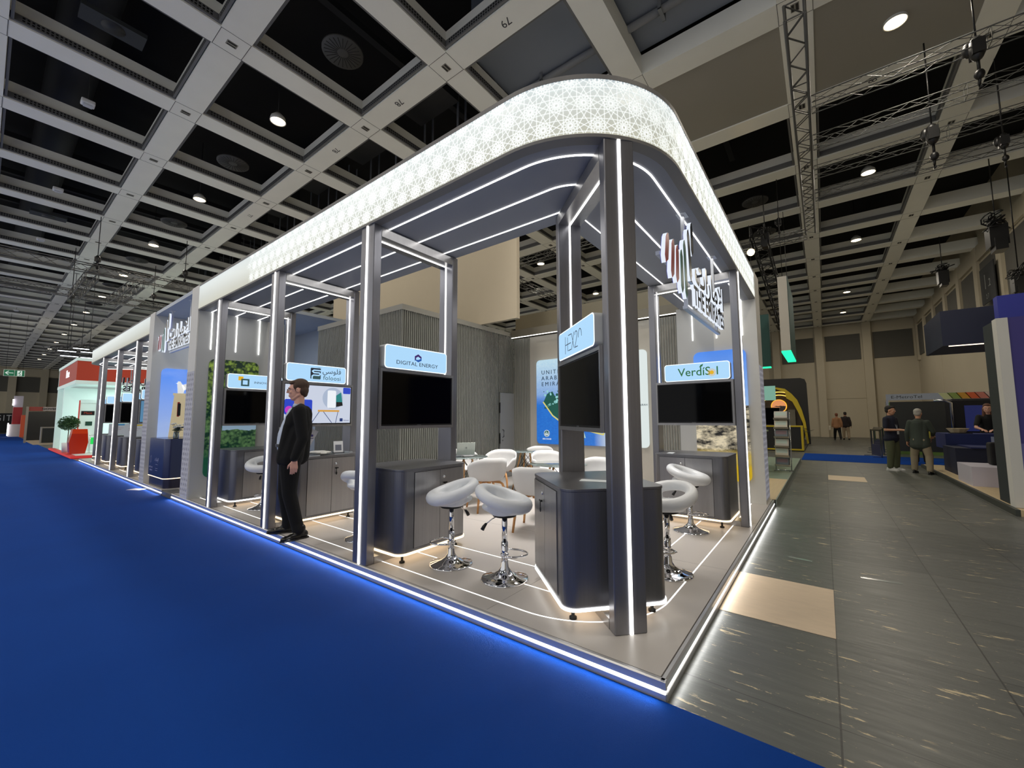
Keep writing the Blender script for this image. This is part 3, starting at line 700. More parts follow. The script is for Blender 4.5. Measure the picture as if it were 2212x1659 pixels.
# tree picture on the wall facing -Y
picture('tree_picture', plane_M((.60, 7.938, 1.49), (1, 0, 0), (0, 0, 1)), .80, 2.10, .10, tree_mat(), 'tall rounded picture of green treetops on the pale side wall')
picture('desert_picture', plane_M((5.285, .63, 1.505), (0, -1, 0), (0, 0, 1)), .80, 2.15, .10, sky_mat('desert_print', 1.5, lin((66, 128, 226)), lin((150, 184, 226))), 'tall rounded picture of blue sky over pale rocks on the right end wall')
sp_ = picture('falcon_picture', plane_M((1.15, 10.955, 1.60), (1, 0, 0), (0, 0, 1)), 1.95, 2.0, .10, sky_mat('sky_print', 1.0, lin((78, 138, 238)), lin((168, 190, 232)), False), 'large blue sky picture with a pale stone monument topped by a bird')
Mf = plane_M((.50, 10.930, 1.02), (1, 0, 0), (0, 0, 1)) @ Matrix.Diagonal((.9, 1, 1, 1))
fb = MB(); flat(fb, Mf, [(-.17, -.2), (.22, -.2), (.155, .98), (-.085, .98)], -.004, 0); fb.prism([(-.11, .98), (.18, .98), (.18, 1.03), (-.11, 1.03)], -.004, .001, 0, Mf); fb.obj('monument_print', mat('stone_print', (206, 190, 152), .5, emis=(206, 190, 152), es=.4, var=.1), sp_)
bb = MB()
for pl_ in ([(-.02, 1.03), (.10, 1.03), (.12, 1.16), (.06, 1.24), (.02, 1.30), (-.03, 1.30), (-.04, 1.22), (-.03, 1.14)], [(.05, 1.22), (.28, 1.30), (.30, 1.27), (.20, 1.20), (.16, 1.12), (.10, 1.10)], [(-.07, 1.25), (-.03, 1.27), (-.03, 1.24)]): flat(bb, Mf, pl_, .001, .003)
bb.obj('bird_print', mat('bird_print', (236, 236, 232), .5, emis=(236, 236, 232), es=.5), sp_)
dd = MB(); flat(dd, Mf, rrect(-.0, .06, .52, .80, .01), .001, .003, 0); flat(dd, Mf, rrect(-.01, .04, .5, .83, .01), .001, .0025, 1); dd.prism(circ(.03, .25, .07, 20, .08), .001, .003, 2, Mf); dd.prism(circ(.03, .25, .05, 20, .06), .003, .0035, 0, Mf)
dd.obj('emblem_print', [mat('pr_black', (24, 26, 24), .5), mat('pr_red', (170, 40, 40), .5), mat('pr_cream', (222, 212, 180), .5)], sp_)
# map light box
def sea_mat():
    m, nt, b = new_mat('sea_print'); v, o = mapping(nt, (1, 14, 40)); sp = nt.nodes.new('ShaderNodeSeparateXYZ'); nt.links.new(o, sp.inputs[0])
    n = noise(nt, v, 1.2, 5, .6); t = ramp(nt, sp.outputs[2], 1.4, 2.75); c = mixc(nt, t, mixc(nt, n, lin((6, 84, 190)), lin((34, 120, 216))), mixc(nt, n, lin((150, 196, 226)), lin((214, 232, 234))))
    c = mixc(nt, ramp(nt, sp.outputs[2], 2.0, 1.75), c, mixc(nt, n, lin((8, 78, 186)), lin((40, 130, 214))))
    c2 = mixc(nt, ramp(nt, sp.outputs[1], 3.1, 2.7), c, lin((216, 226, 224)))
    nt.links.new(c2, b.inputs['Emission Color']); b.inputs['Emission Strength'].default_value = 1.0; b.inputs['Base Color'].default_value = (.02, .02, .02, 1); b.inputs['Roughness'].default_value = .25; return m
Mm = plane_M((5.592, 3.24, 1.836), (0, -1, 0), (0, 0, 1))
mp_ = picture('map_light_box', Mm, 2.58, 1.91, .09, sea_mat(), 'long glowing map picture with blue sea and dark green land', 'light box'); 
mg = MB(); land = [(-1.08, .02), (-1.0, .17), (-.86, .22), (-.80, .12), (-.62, .05), (-.3, .1), (.1, .35), (.5, .55), (.75, .85), (.8, .3), (.6, -.1), (.35, -.55), (.0, -.60), (-.55, -.50), (-.86, -.30), (-1.1, -.02)]
flat(mg, Mm, land, .021, .024, 0)
for a, b in (((-1.1, -.02), (-.86, -.32)), ((-.86, -.32), (-.55, -.53)), ((-.55, -.53), (.35, -.72)), ((.35, -.72), (.62, -.1))): stroke(mg, Mm, [a, b], .03, .0242, .027, 1)
flat(mg, Mm, [(-.55, -.56), (-.1, -.64), (-.05, -.80), (-.5, -.78)], .021, .0235, 2)
random.seed(2)
for k in range(34): mg.prism(circ(-1.0+random.uniform(-.12, .3), .04+random.uniform(-.2, .2), random.uniform(.012, .035), 8), .0245, .026, random.choice((0, 3)), Mm)
mg.obj('map_land', [emi('land_green', (22, 92, 80), .8), emi('road_yellow', (222, 212, 120), .9), emi('land_pale', (188, 222, 214), .9), emi('land_speck', (150, 214, 214), .9)], mp_)
dk = emi('map_text', (24, 62, 92), .5)
for i, s in enumerate(('UNITED', 'ARAB', 'EMIRATES')): text('lettering', s, Mm @ Matrix.Translation((-1.15, .66-i*.135, .022)), .13, dk, mp_, align='LEFT', space=1.45)
cm = MB(); cm.prism(circ(-1.02, -.72, .075, 24), .021, .024, 0, Mm); cm.prism(circ(-1.02, -.72, .064, 24), .024, .0245, 1, Mm)
for i, h_ in enumerate((.05, .085, .04, .07)): flat(cm, Mm, rrect(-1.065+i*.024, -1.048+i*.024, -.765, -.765+h_, .006), .0246, .025, 0)
cm.obj('city_badge', [emi('badge_white', (236, 246, 250), .9), emi('badge_green', (30, 100, 96), .8)], mp_)
text('lettering', 'ABU DHABI', Mm @ Matrix.Translation((-1.02, -.845, .022)), .045, emi('badge_white', (0, 0, 0), 1), mp_)
text('lettering', 'FUJAIRAH', Mm @ Matrix.Translation((1.16, -.13, .022)), .055, dk, mp_)
# ---- logo sign ----------------------------------------------------------
WEDGE = emi('sign_white_edge', (236, 244, 255), .95); LR = mat('logo_red', (176, 40, 48), .3); LG = mat('logo_green', (20, 108, 92), .3); LK = mat('logo_black', (28, 28, 34), .25)
def relief_text(name, s, M, size, mt, parent, depth, xs=1.0, align='LEFT', space=1.0, bold=.006):
    o = text(name, s, M, size, mt, parent, depth/2, align, space, xs, bold); me = o.data; me.update(); me.materials.append(WEDGE); n = (M.to_3x3() @ Vector((0, 0, 1))).normalized()
    for p in me.polygons:
        p.material_index = 0 if abs(p.normal.dot(n)) > .6 else 1
    return o
AR_EM = '\uFE95\uFE8D\uFEAD\uFE8E\uFEE3\uFEF9\uFE8D'
def logo_sign(M, ztop, label):
    """M maps (x along, z up) of the sign drawing into the place; x runs .94 to 3.22, z 2.5 to 3.3"""
    t = thing('hanging_logo_sign', label, 'sign')
    bars = [((.98, 2.865), (.94, 2.70), 0), ((1.13, 2.865), (1.09, 2.62), 0), ((1.25, 2.855), (1.23, 2.62), 0), ((1.373, 2.855), (1.375, 2.57), 1), ((1.483, 2.98), (1.505, 2.55), 1), ((1.63, 3.13), (1.678, 2.76), 2), ((1.766, 3.25), (1.764, 3.02), 2)]
    for a, b, k in bars:
        mb = MB(); a, b = Vector(a), Vector(b); d = (a-b).normalized(); n = Vector((-d.y, d.x))*.040
        pl_ = [b-n, b+n*.2-d*.05, b+n, a+n*.9, a+n*.3+d*.045, a-n*.3+d*.06, a-n+d*.0]; pl_ = [(p.x, p.y) for p in pl_]
        mb.prism(pl_, -.016, .016, 0, M); q = [( (p[0]-(a.x+b.x)/2)*.96+(a.x+b.x)/2, (p[1]-(a.y+b.y)/2)*.98+(a.y+b.y)/2) for p in pl_]; mb.prism(q, .016, .020, 1, M); mb.prism(q, -.020, -.016, 2, M)
        mb.obj('bar', [WEDGE, (LR, LG, LK)[k], mat('logo_back_blue', (60, 70, 190), .4, emis=(60, 70, 200), es=.3)], t)
    relief_text('lettering', 'THE EMIRATES', M @ Matrix.Translation((1.78, 2.60, 0)), .255, LK, t, .032, xs=.87, bold=.008)
    relief_text('lettering', AR_EM, M @ Matrix.Translation((1.84, 2.86, 0)), .36, LK, t, .032, xs=1.22, bold=.008)
    rb = MB().box(1.72, 3.24, 2.47, 2.50, -.075, -.035, 0, M).box(1.72, 3.24, 2.77, 2.79, -.06, -.035, 0, M).box(1.74, 1.78, 2.48, 2.82, -.07, -.04, 0, M).box(3.1, 3.14, 2.48, 3.0, -.07, -.04, 0, M).box(.95, 1.75, 2.74, 2.77, -.07, -.04, 0, M)
    rb.obj('back_frame', mat('sign_frame', (190, 196, 210), .35, .6), t)
    for x in (1.73, 3.02):
        MB().box(x-.015, x+.015, 2.8, ztop, -.015-.05, .015-.05, 0, M).box(x-.06, x+.06, ztop-.006, ztop, -.045-.05, .045-.05, 0, M).obj('hanger', mat('hanger_white', (214, 216, 220), .35, .3), t)
    return t
def SM(origin, u):                                       # drawing plane with z up
    return plane_M(origin, u, (0, 0, 1))
logo_sign(SM((0, .2, 0), (1, 0, 0)), 3.38, 'hanging red, green and black logo sign under the right side of the canopy')
logo_sign(SM((.1, 11.97, .39), (0, -1, 0)), 3.38, 'hanging logo sign in the entrance above the reception desk')
logo_sign(SM((4.15, 19.8, 0), (-1, 0, 0)), 3.38, 'logo sign seen from behind at the far end of the left wing')
# ================================================================== DISPLAY UNITS
SIGNW = emi('sign_face', (172, 216, 250), 1.0); SIGNE = emi('sign_rim', (235, 246, 255), 1.5); SIGNB = mat('sign_side', (206, 208, 206), .4)
SD = {'steel': STEELD}
def unit(org, ang, sg, where, signtext, col_i, mirror_sign=True, full=True, tvlab='switched-off black screen', screen=None):
    """one display: steel frame, screen, light box and cabinet. local x = depth of the frame, doors and screen on side sg of local y"""
    R = Matrix.Rotation(ang, 4, 'Z'); T = Matrix.Translation(org); W_ = T @ R
    def th(name, lab, cat, grp): return thing(name, lab, cat, org, ang, grp)
    f = th('steel_portal', 'tall brushed steel portal '+where, 'portal', 'steel display portals')
    bevel(MB().box(0, .09, -.11, .11, PZ, 3.379).obj('front_post', POSTS, f), .008)
    bevel(MB().box(1.065, 1.155, -.11, .11, PZ, 3.379).obj('rear_post', POSTS, f), .008)
    MB().box(.09, 1.065, -.11, .11, 3.272, 3.37).obj('header', STEEL, f)
    MB().box(.09, 1.065, -.11, .11, PZ, PZ+.065).obj('base_rail', STEEL, f)
    MB().box(-.008, .002, -.011, .011, PZ+.004, 3.372).box(.09, 1.06, -.007, .007, 3.264, 3.272).box(1.057, 1.065, -.007, .007, 1.96, 3.27).obj('light_line', LED, f)
    lo, hi = sorted((sg*.0, sg*.1145)); tv = th('television', tvlab+' '+where, 'screen', 'wall screens in the steel frames')
    s0, s1 = sorted((sg*.113, sg*.130)); MB().box(.093, 1.062, lo, hi, 1.352, 1.948).box(.10, 1.075, s0, s1, 1.352, 1.382).box(.10, 1.075, s0, s1, 1.918, 1.948).box(.10, .118, s0, s1, 1.382, 1.918).box(1.057, 1.075, s0, s1, 1.382, 1.918).obj('surround', STEEL, tv)
    a0, a1 = sorted((sg*.105, sg*.119)); MB().box(.119, 1.056, a0, a1, 1.383, 1.917).obj('bezel', BLACKP, tv)
    a0, a1 = sorted((sg*.119, sg*.1205)); MB().box(.130, 1.046, a0, a1, 1.398, 1.908).obj('screen', SCREEN, tv)
    a0, a1 = sorted((sg*.119, sg*.1215)); MB().box(.565, .615, a0, a1, 1.386, 1.391).obj('maker_mark', mat('mark_grey', (120, 120, 124), .4), tv)
    Mtv = plane_M((0.588, sg*.1206, 1.653), (-sg, 0, 0), (0, 0, 1))
    if screen: screen(tv, Mtv)
    sn = th('light_box_sign', signtext[0]+' '+where, 'sign', 'company light boxes'); Ms = plane_M((.53, sg*.055, 2.068), (-sg, 0, 0), (0, 0, 1))
    MB().prism(rrect(-.41, .41, -.118, .118, .035), 0, .10, 0, Ms).obj('body', SIGNB, sn)
    MB().prism(rrect(-.41, .41, -.118, .118, .035), .10, .103, 0, Ms).obj('rim', SIGNE, sn)
    MB().prism(rrect(-.402, .402, -.110, .110, .03), .103, .105, 0, Ms).obj('face', SIGNW, sn)
    if signtext[1]: signtext[1](sn, Ms @ Matrix.Translation((0, 0, .1052)))
    c = th('display_cabinet', 'rounded steel cabinet '+where, 'cabinet', 'steel display cabinets')
    MB().prism(rrect(.17, 1.055, -.375, .375, .09, 8), .205, .955, smooth=False).obj('body', STEELD, c)
    bevel(MB().prism(rrect(.166, 1.059, -.379, .379, .092, 8), .956, .975).obj('top', STEELD, c), .003)
    for k, (x0, x1) in enumerate(((.335, .655), (.66, .98))):
        if sg > 0: x0, x1 = x0, x1
        y0, y1 = sorted((sg*.375, sg*.3775)); y2, y3 = sorted((sg*.376, sg*.381))
        MB().box(x0-.004, x1+.004, *sorted((sg*.3745, sg*.3758)), .231, .939).obj('door_gap', BLACKM, c)
        d = MB().box(x0, x1, y2, y3, .235, .935).obj('door', STEEL, c)
        if k == 1:
            MB().lathe([(0, -.006), (.013, -.006), (.013, .006), (0, .006)], (x0+.045, sg*.385, .86), 14, M=Matrix.Rotation(PI/2, 3, 'X')).obj('lock', CHROME, d)
            MB().tube([(x0+.045, sg*.385, .80), (x0+.045, sg*.405, .80)], .008, 8).box(x0+.03, x0+.075, *sorted((sg*.40, sg*.405)), .795, .81).tube([(x0+.05, sg*.40, .795), (x0+.05, sg*.40, .755)], .004, 6).ell((x0+.05, sg*.40, .735), (.012, .006, .022)).obj('key', BLACKP, d)
    MB().ribbon(rrect(.166, 1.059, -.379, .379, .094, 8), .010, .186, .205, closed=True).obj('light_line', LED if col_i else LEDW, c)
    MB().prism(rrect(.185, 1.04, -.36, .36, .08, 6), .187, .204).obj('underside', BLACKM, c)
    for (x, y) in ((.27, -.29), (.27, .29), (.96, -.29), (.96, .29)):
        MB().lathe([(0, PZ), (.026, PZ), (.026, PZ+.014), (.012, PZ+.02), (.012, .19)], (x, y, 0), 12).obj('foot', BLACKM, c)
    l = area('cabinet_glow', W_ @ Vector((.6, 0, .18)), .75, 2.6, (1, .74, .48), sy=.6); l.rotation_euler = (0, 0, ang)
    return f, tv, sn, c
DKB = emi('sign_print_navy', (34, 48, 72), .35); BLUEP = emi('sign_print_blue', (40, 110, 210), .6); PURP = emi('sign_print_violet', (80, 40, 140), .5); GRN = emi('sign_print_green', (46, 130, 74), .6); TEAL = emi('sign_print_teal', (70, 110, 112), .5); YEL = emi('sign_print_yellow', (236, 184, 30), .9)
def T(x, y, z=0): return Matrix.Translation((x, y, z))
def s_digital(p, M):
    text('lettering', 'DIGITAL ENERGY', M @ T(0, -.05), .056, DKB, p, .0006, xs=1.22, space=1.05)
    k = MB(); flat(k, M, [(-.045, .035), (-.0, .06), (.045, .035), (.045, .012), (.0, .036), (-.028, .02), (-.045, .012)], 0, .001, 0); flat(k, M, [(-.045, .012), (-.028, .02), (-.028, -.004), (-.045, -.012)], 0, .001, 0); flat(k, M, [(.045, .03), (.045, -.004), (.0, -.025), (-.045, -.004), (-.045, -.02+.02), (.0, .0), (.028, .012)], .001, .0015, 1)
    k.obj('emblem', [PURP, BLUEP], p)
def s_foloosi(p, M):
    text('lettering', 'foloosi', M @ T(.205, -.05), .085, TEAL, p, .0006, space=1.1)
    text('lettering', '\uFEF2\uFEB3\uFEEE\uFEE0\uFED3', M @ T(.20, .045), .10, DKB, p, .0006)
    k = MB(); k.prism(rrect(-.10, .04, -.075, .075, .012), 0, .001, 0, M); k.prism(rrect(-.09, .035, -.07, -.02, .008), .001, .0012, 1, M)
    stroke(k, M, [(.05, .045), (-.055, .045), (-.075, .03), (-.055, .012), (.02, .012), (.035, -.005), (.015, -.022), (-.06, -.022), (-.078, -.038), (-.078, -.08)], .018, .0012, .002, 2)
    flat(k, M, [(-.04, .082), (.02, .088), (.05, .082)], 0, .001, 0); k.obj('emblem', [DKB, TEAL, SIGNW], p)
def s_innov(p, M):
    k = MB(); flat(k, M, [(-.26, .015), (-.19, .015), (-.19, .08), (-.26, .08)], 0, .001, 0)
    for a in ([(-.22, -.075), (-.10, -.075), (-.10, -.05), (-.22, -.05)], [(-.22, .02), (-.10, .02), (-.10, .045), (-.22, .045)], [(-.22, -.05), (-.195, -.05), (-.195, .02), (-.22, .02)], [(-.125, -.05), (-.10, -.05), (-.10, .02), (-.125, .02)]): flat(k, M, a, .001, .0016, 1)
    k.obj('emblem', [YEL, TEAL], p); text('lettering', 'INNOVATION', M @ T(-.03, -.01), .05, DKB, p, .0006, align='LEFT', xs=1.15)
def s_hex(p, M):
    k = MB()
    for pts in ([(-.22, .06), (-.22, -.08)], [(-.22, -.01), (-.16, -.01)], [(-.16, .045), (-.16, -.065)], [(-.14, .06), (-.07, .06)], [(-.16, -.01), (-.08, -.01)], [(-.14, -.065), (-.07, -.065)], [(-.06, .06), (.0, -.065)], [(.0, .06), (-.06, -.065)], [(.02, .035), (.03, .055), (.05, .06), (.07, .05), (.075, .03), (.02, -.065), (.08, -.065)]):
        stroke(k, M, pts, .006, 0, .001)
    stroke(k, M, [(.10+.035*(1-math.cos(t)), -.0+.06*math.sin(t)) for t in [i*PI/8 for i in range(0, 9)]], .006, 0, .001)
    k.obj('lettering', DKB, p)
def s_verdi(p, M):
    text('lettering', 'VerdíS', M @ T(-.23, -.005), .155, GRN, p, .0006, align='LEFT', bold=.001)
    text('lettering', 'l', M @ T(.245, -.005), .155, GRN, p, .0006, align='LEFT', bold=.001)
    k = MB(); k.prism(circ(.195, -.022, .027), 0, .0012, 0, M)
    for i in range(22): a = 2*PI*i/22; stroke(k, M, [(.195+.032*math.cos(a), -.022+.032*math.sin(a)), (.195+.05*math.cos(a), -.022+.05*math.sin(a))], .005, 0, .001, 0, 3)
    flat(k, M, [(.045, .055), (.06, .085), (.095, .10), (.085, .07), (.06, .055)], 0, .001, 1); k.obj('sun_emblem', [YEL, GRN], p)
def scr_foloosi(p, M):
    bg = emi('slide_bg', (214, 222, 240), .85); MB().prism([(-.458, -.255), (.458, -.255), (.458, .255), (-.458, .255)], 0, .0005, 0, M).obj('slide', bg, p)
    k = MB(); k.prism(rrect(-.458, -.10, -.14, .06, .02), .0005, .001, 0, M); k.prism(circ(-.40, -.08, .05), .001, .0012, 1, M); k.prism(rrect(.34, .455, .16, .25, .015), .0005, .001, 0, M)
    k.prism(circ(.19, .09, .15, 36), .0005, .0009, 2, M); k.prism(rrect(.11, .235, -.045, .20, .02), .001, .0014, 3, M); flat(k, M, [(.24, -.03), (.34, -.01), (.31, .18), (.235, .13)], .001, .0013, 4); flat(k, M, [(.24, -.03), (.34, -.01), (.33, .04), (.24, .04)], .0013, .0015, 5)
    flat(k, M, [(-.02, -.10), (.29, -.10), (.29, -.075), (-.02, -.075)], .001, .0013, 6)
    for a, b in (((.06, -.1), (.18, -.25)), ((.27, -.1), (.24, -.25)), ((.0, -.1), (-.1, -.25))): stroke(k, M, [a, b], .008, .001, .0013, 7)
    k.prism(rrect(.30, .345, -.235, -.19, .006), .001, .0012, 7, M)
    k.obj('slide_drawing', [emi('sl_blue', (40, 70, 200), .9), emi('sl_magenta', (200, 60, 200), .9), emi('sl_circle', (176, 190, 214), .9), emi('sl_phone', (240, 244, 250), .95), emi('sl_card', (40, 140, 140), .8), emi('sl_dark', (20, 20, 26), .5), emi('sl_bench', (222, 164, 70), .9), emi('sl_navy', (30, 60, 130), .7)], p)
    text('slide_text', 'foloosi', M @ T(.40, -.22, .001), .03, emi('sl_navy', (0, 0, 0), 1), p, .0003)
c45 = math.radians(47.8)
unit((.335+.0, .305, 0), c45, 1, 'at the near corner of the pavilion', ('pale blue light box reading HEX20', s_hex), 1)
unit((.01, 2.80, 0), 0, -1, 'first to the left of the near corner', ('pale blue light box reading DIGITAL ENERGY', s_digital), 0)
unit((.01, 4.89, 0), 0, -1, 'behind the standing man', ('pale blue light box with green foloosi lettering', s_foloosi), 0, tvlab='lit screen showing a phone slide', screen=scr_foloosi)
unit((.01, 6.93, 0), 0, -1, 'beside the tree picture', ('light box with yellow and grey squares', s_innov), 1)
unit((3.73, .08, 0), PI/2, 1, 'at the right end near the desert picture', ('light box reading VerdiSol', s_verdi), 0)
def s_blank(p, M): pass
def scr_blue(p, M): MB().prism([(-.458, -.255), (.458, -.255), (.458, .255), (-.458, .255)], 0, .0005, 0, M).obj('slide', emi('slide_blue', (96, 150, 190), .7), p)
far = ['nearest of the far wing, by the white pillar', 'second of the far wing', 'third of the far wing']
for i, y in enumerate((12.55, 14.72, 16.95)):
    unit((.01, y, 0), 0, -1, far[i], ('plain pale light box', s_blank), 0, tvlab='lit blue screen' if i == 0 else 'switched-off black screen', screen=scr_blue if i == 0 else None)
    t = thing('notice_board', 'white printed notice board under the screen, '+far[i], 'board', (.01, y, 0), 0, 'white notice boards in the far wing')
    MB().box(.22, 1.0, -.12, -.10, .99, 1.33).obj('board', emi('board_white', (214, 220, 228), .35), t)
    MB().box(.40, .95, -.124, -.12, 1.28, 1.32).box(.6, .9, -.124, -.12, 1.0, 1.16).obj('coloured_block', mat('board_%d' % i, ((236, 200, 60), (240, 214, 80), (30, 140, 210))[i], .6), t)
    MB().box(.3, .55, -.124, -.12, 1.20, 1.206).box(.3, .5, -.124, -.12, 1.15, 1.156).obj('text_line', mat('board_line', (170, 60, 60), .6), t)
unit((.335, 19.72, 0), -math.radians(44), -1, 'at the far left corner of the pavilion', ('plain pale blue light box', s_blank), 0)
# ================================================================== BAR STOOLS
def bake(mb, name, mats, parent, voxel, smooth=6, fac=.5, shade=True):
    me = mb.mesh('tmp', mats); o = bpy.data.objects.new('tmp', me); COL.objects.link(o)
    r = o.modifiers.new('r', 'REMESH'); r.mode = 'VOXEL'; r.voxel_size = voxel
    if smooth: s = o.modifiers.new('s', 'SMOOTH'); s.iterations = smooth; s.factor = fac
    dg = bpy.context.evaluated_depsgraph_get(); nm = bpy.data.meshes.new_from_object(o.evaluated_get(dg)); bpy.data.objects.remove(o)
    nm.polygons.foreach_set('use_smooth', [shade]*len(nm.polygons)); nm.materials.clear()
    for m in (mats if isinstance(mats, (list, tuple)) else [mats]): nm.materials.append(m)
    nm.update(); q = bpy.data.objects.new(name, nm); COL.objects.link(q); q.parent = parent; return q
def make_stool(label):
    """seat opens to local -x, back rises at +x; z=0 on the floor"""
    t = thing('bar_stool', label, 'stool', (0, 0, 0), 0, 'white bar stools')
    MB().lathe([(0, .0), (.205, .0), (.205, .008), (.195, .014), (.14, .024), (.09, .042), (.055, .068), (.036, .10), (.032, .14), (.028, .15), (0, .15)], n=40).obj('base', CHROME, t)
    MB().tube([(0, 0, .14), (0, 0, .30)], .029, 20).tube([(0, 0, .30), (0, 0, .54)], .024, 20).lathe([(.029, .18), (.036, .185), (.036, .205), (.029, .21)]).obj('pole', CHROME, t)
    fr = [(0, -.036, .21)]; fr += [(-.02-.11*math.sin(a), -.10*math.cos(a)*1.0, .21) for a in [i*PI/14 for i in range(15)]]; fr += [(0, .036, .21)]
    MB().tube([(x*1.5, y*1.1, z) for x, y, z in fr], .0085, 10).obj('foot_rest', CHROME, t)
    lv = MB().tube([(.03, 0, .53), (.10, .05, .50), (.15, .07, .46)], .005, 8).obj('lever', CHROME, t)
    MB().tube([(.145, .068, .467), (.165, .076, .44), (.178, .082, .415)], [.010, .015, .017], 10).obj('grip', BLACKP, lv)
    MB().lathe([(0, .52), (.10, .52), (.11, .535), (.0, .54)], n=24).obj('swivel', BLACKM, t)
    b = MB(); n = 40; pts = []; rr = []
    for i in range(n):
        a = 2*PI*i/n; h = .5*(1+math.cos(a)); pts.append((.195*math.cos(a)+.012, .212*math.sin(a), .610+.125*h**1.3)); rr.append(.050+.010*(1-h))
    b.tube(pts, rr, 12, closed=True)
    for (x, y, rx, ry, rz, z) in ((-.07, 0, .155, .20, .046, .592), (-.02, 0, .17, .18, .034, .57)): b.ell((x, y, z), (rx, ry, rz), n=20, k=10)
    for i in range(-9, 10):                                # shell joining seat and back ring at the sides
        a = i*PI/16
        if abs(i) < 5: continue
        p = Vector((.182*math.cos(a)+.012, .198*math.sin(a), .605+.145*(.5*(1+math.cos(a)))**1.4)); q = Vector((.12*math.cos(a), .14*math.sin(a), .57)); b.cone(p, q, .035, .03, 8)
    for i in range(-5, 6):
        a = i*PI/16; p = Vector((.150*math.cos(a)+.03, .16*math.sin(a), .60)); b.cone(p, (.08*math.cos(a), .12*math.sin(a), .565), .022, .03, 8)
    bake(b, 'seat', LEATH, t, .010, 10, .5)
    return t
st0 = make_stool('white bar stool between the two nearest cabinets, nearer the corner')
st0.location = (.565, 1.50, PZ); st0.rotation_euler.z = math.radians(118)
dup(st0, (.54, 2.12, PZ), math.radians(-35), 'white bar stool close to the doors of the first cabinet left of the near corner')
dup(st0, (3.06, .62, PZ), math.radians(95), 'white bar stool in front of the cabinet at the right end')
dup(st0, (1.52, .43, PZ), math.radians(-20), 'white bar stool mostly hidden behind the near corner cabinet')
dup(st0, (.50, 6.18, PZ), math.radians(60), 'white bar stool in front of the cabinet beside the tree picture')
dup(st0, (.52, 3.52, PZ), math.radians(200), 'white bar stool mostly hidden behind the second steel post from the near corner')
# ================================================================== LOUNGE CHAIRS AND TABLES
def make_chair(label):
    """open to local +x, back at -x; z=0 floor"""
    t = thing('shell_chair', label, 'chair', (0, 0, 0), 0, 'white shell chairs')
    n, m_ = 48, 14; vs = []; fs = []
    for i in range(n):
        a = 2*PI*i/n; ca = math.cos(a)
        back = max(0, -ca); side = abs(math.sin(a)); front = max(0, ca)
        hr = .205*min(1, side*1.15)**.7+.0; hr = hr*(1-front**2*.0) if front < .35 else hr*max(0, 1-((front-.35)/.65)*1.15)
        hr = max(hr, (.20+.13*min(1, back*1.1)**.8) if back > .0 and side < .999 else hr)
        for j in range(m_):
            u = j/(m_-1)
            if u < .55: r = .225*u/.55; z = .435+.012*(u/.55)**2*(1 if front < .5 else -.5)
            else: w = (u-.55)/.45; r = .225+.075*math.sin(w*PI/2)*(.4+.6*(hr/.33)); z = .447-.0*w+hr*(w**1.45)
            rx = r*(1.0 if ca > 0 else .96); ry = r*1.02
            vs.append((rx*ca, ry*math.sin(a), z))
    for i in range(n):
        for j in range(m_-1): fs.append((i*m_+j, i*m_+j+1, ((i+1) % n)*m_+j+1, ((i+1) % n)*m_+j))
    mb = MB(); mb.add(vs, fs, 0, True); o = mb.obj('shell', WHITEP, t)
    sd = o.modifiers.new('solid', 'SOLIDIFY'); sd.thickness = .012; sd.offset = 1
    for sx in (-1, 1):
        for sy in (-1, 1):
            MB().tube([(sx*.04, sy*.07, .405), (sx*.16, sy*.15, .405), (sx*.19, sy*.175, .385), (sx*.215, sy*.20, .30), (sx*.245, sy*.235, 0)], [.017, .018, .019, .018, .014], 8).obj('leg', WOOD, t)
    MB().box(-.12, .12, -.02, .02, .39, .425).box(-.02, .02, -.12, .12, .39, .425).obj('cross_bar', WOOD, t)
    return t
ch0 = make_chair('white shell chair with oak legs, its back to the camera at the laptop table')
ch0.location = (2.50, 3.38, PZ); ch0.rotation_euler.z = math.radians(62)
for (x, y, a, lab) in ((3.55, 3.98, 200, 'white shell chair right of the laptop table, turned toward the slatted room'),
                       (3.25, 4.62, -120, 'white shell chair behind the laptop table'),
                       (2.02, 2.15, 20, 'white shell chair just left of the near corner cabinet'),
                       (4.75, 3.95, -160, 'white shell chair near the far small glass table under the map'),
                       (3.85, 3.12, -130, 'white shell chair between the far glass table and the middle glass table'),
                       (3.15, 1.95, 175, 'white shell chair seen under the corner screen, back turned'),
                       (4.25, 2.05, 150, 'white shell chair under the map right of the corner screen')):
    dup(ch0, (x, y, PZ), math.radians(a), lab)
GL = mat('table_glass', (190, 205, 205), .02, trans=.85, spec=.8)
def make_table(label):
    t = thing('glass_table', label, 'table', (0, 0, 0), 0, 'round glass tables')
    MB().lathe([(0, .715), (.398, .715), (.40, .719), (.40, .722), (.398, .725), (0, .725)], n=48).obj('top', GL, t)
    for k in range(4):
        a = PI/4+k*PI/2; c, s = math.cos(a), math.sin(a)
        MB().tube([(.13*c, .13*s, .71), (.31*c, .31*s, 0)], [.016, .013], 10).obj('leg', WOOD, t)
    w = MB()
    for k in range(4):
        a, b2 = PI/4+k*PI/2, PI/4+(k+1)*PI/2
        P_ = lambda an, z: ((.13+.18*(1-z/.71))*math.cos(an), (.13+.18*(1-z/.71))*math.sin(an), z)
        w.tube([P_(a, .66), P_(b2, .34)], .005, 6).tube([P_(b2, .66), P_(a, .34)], .005, 6).tube([P_(a, .34), (0, 0, .30)], .005, 6)
        w.tube([P_(a, .70), (0, 0, .70)], .006, 6)
    w.obj('bracing', BLACKM, t); return t
tb0 = make_table('round glass table with oak legs carrying the laptop and magazines'); tb0.location = (2.72, 4.08, PZ)
dup(tb0, (2.72, 2.25, PZ), .3, 'round glass table reflecting the blue map beside the near corner frame')
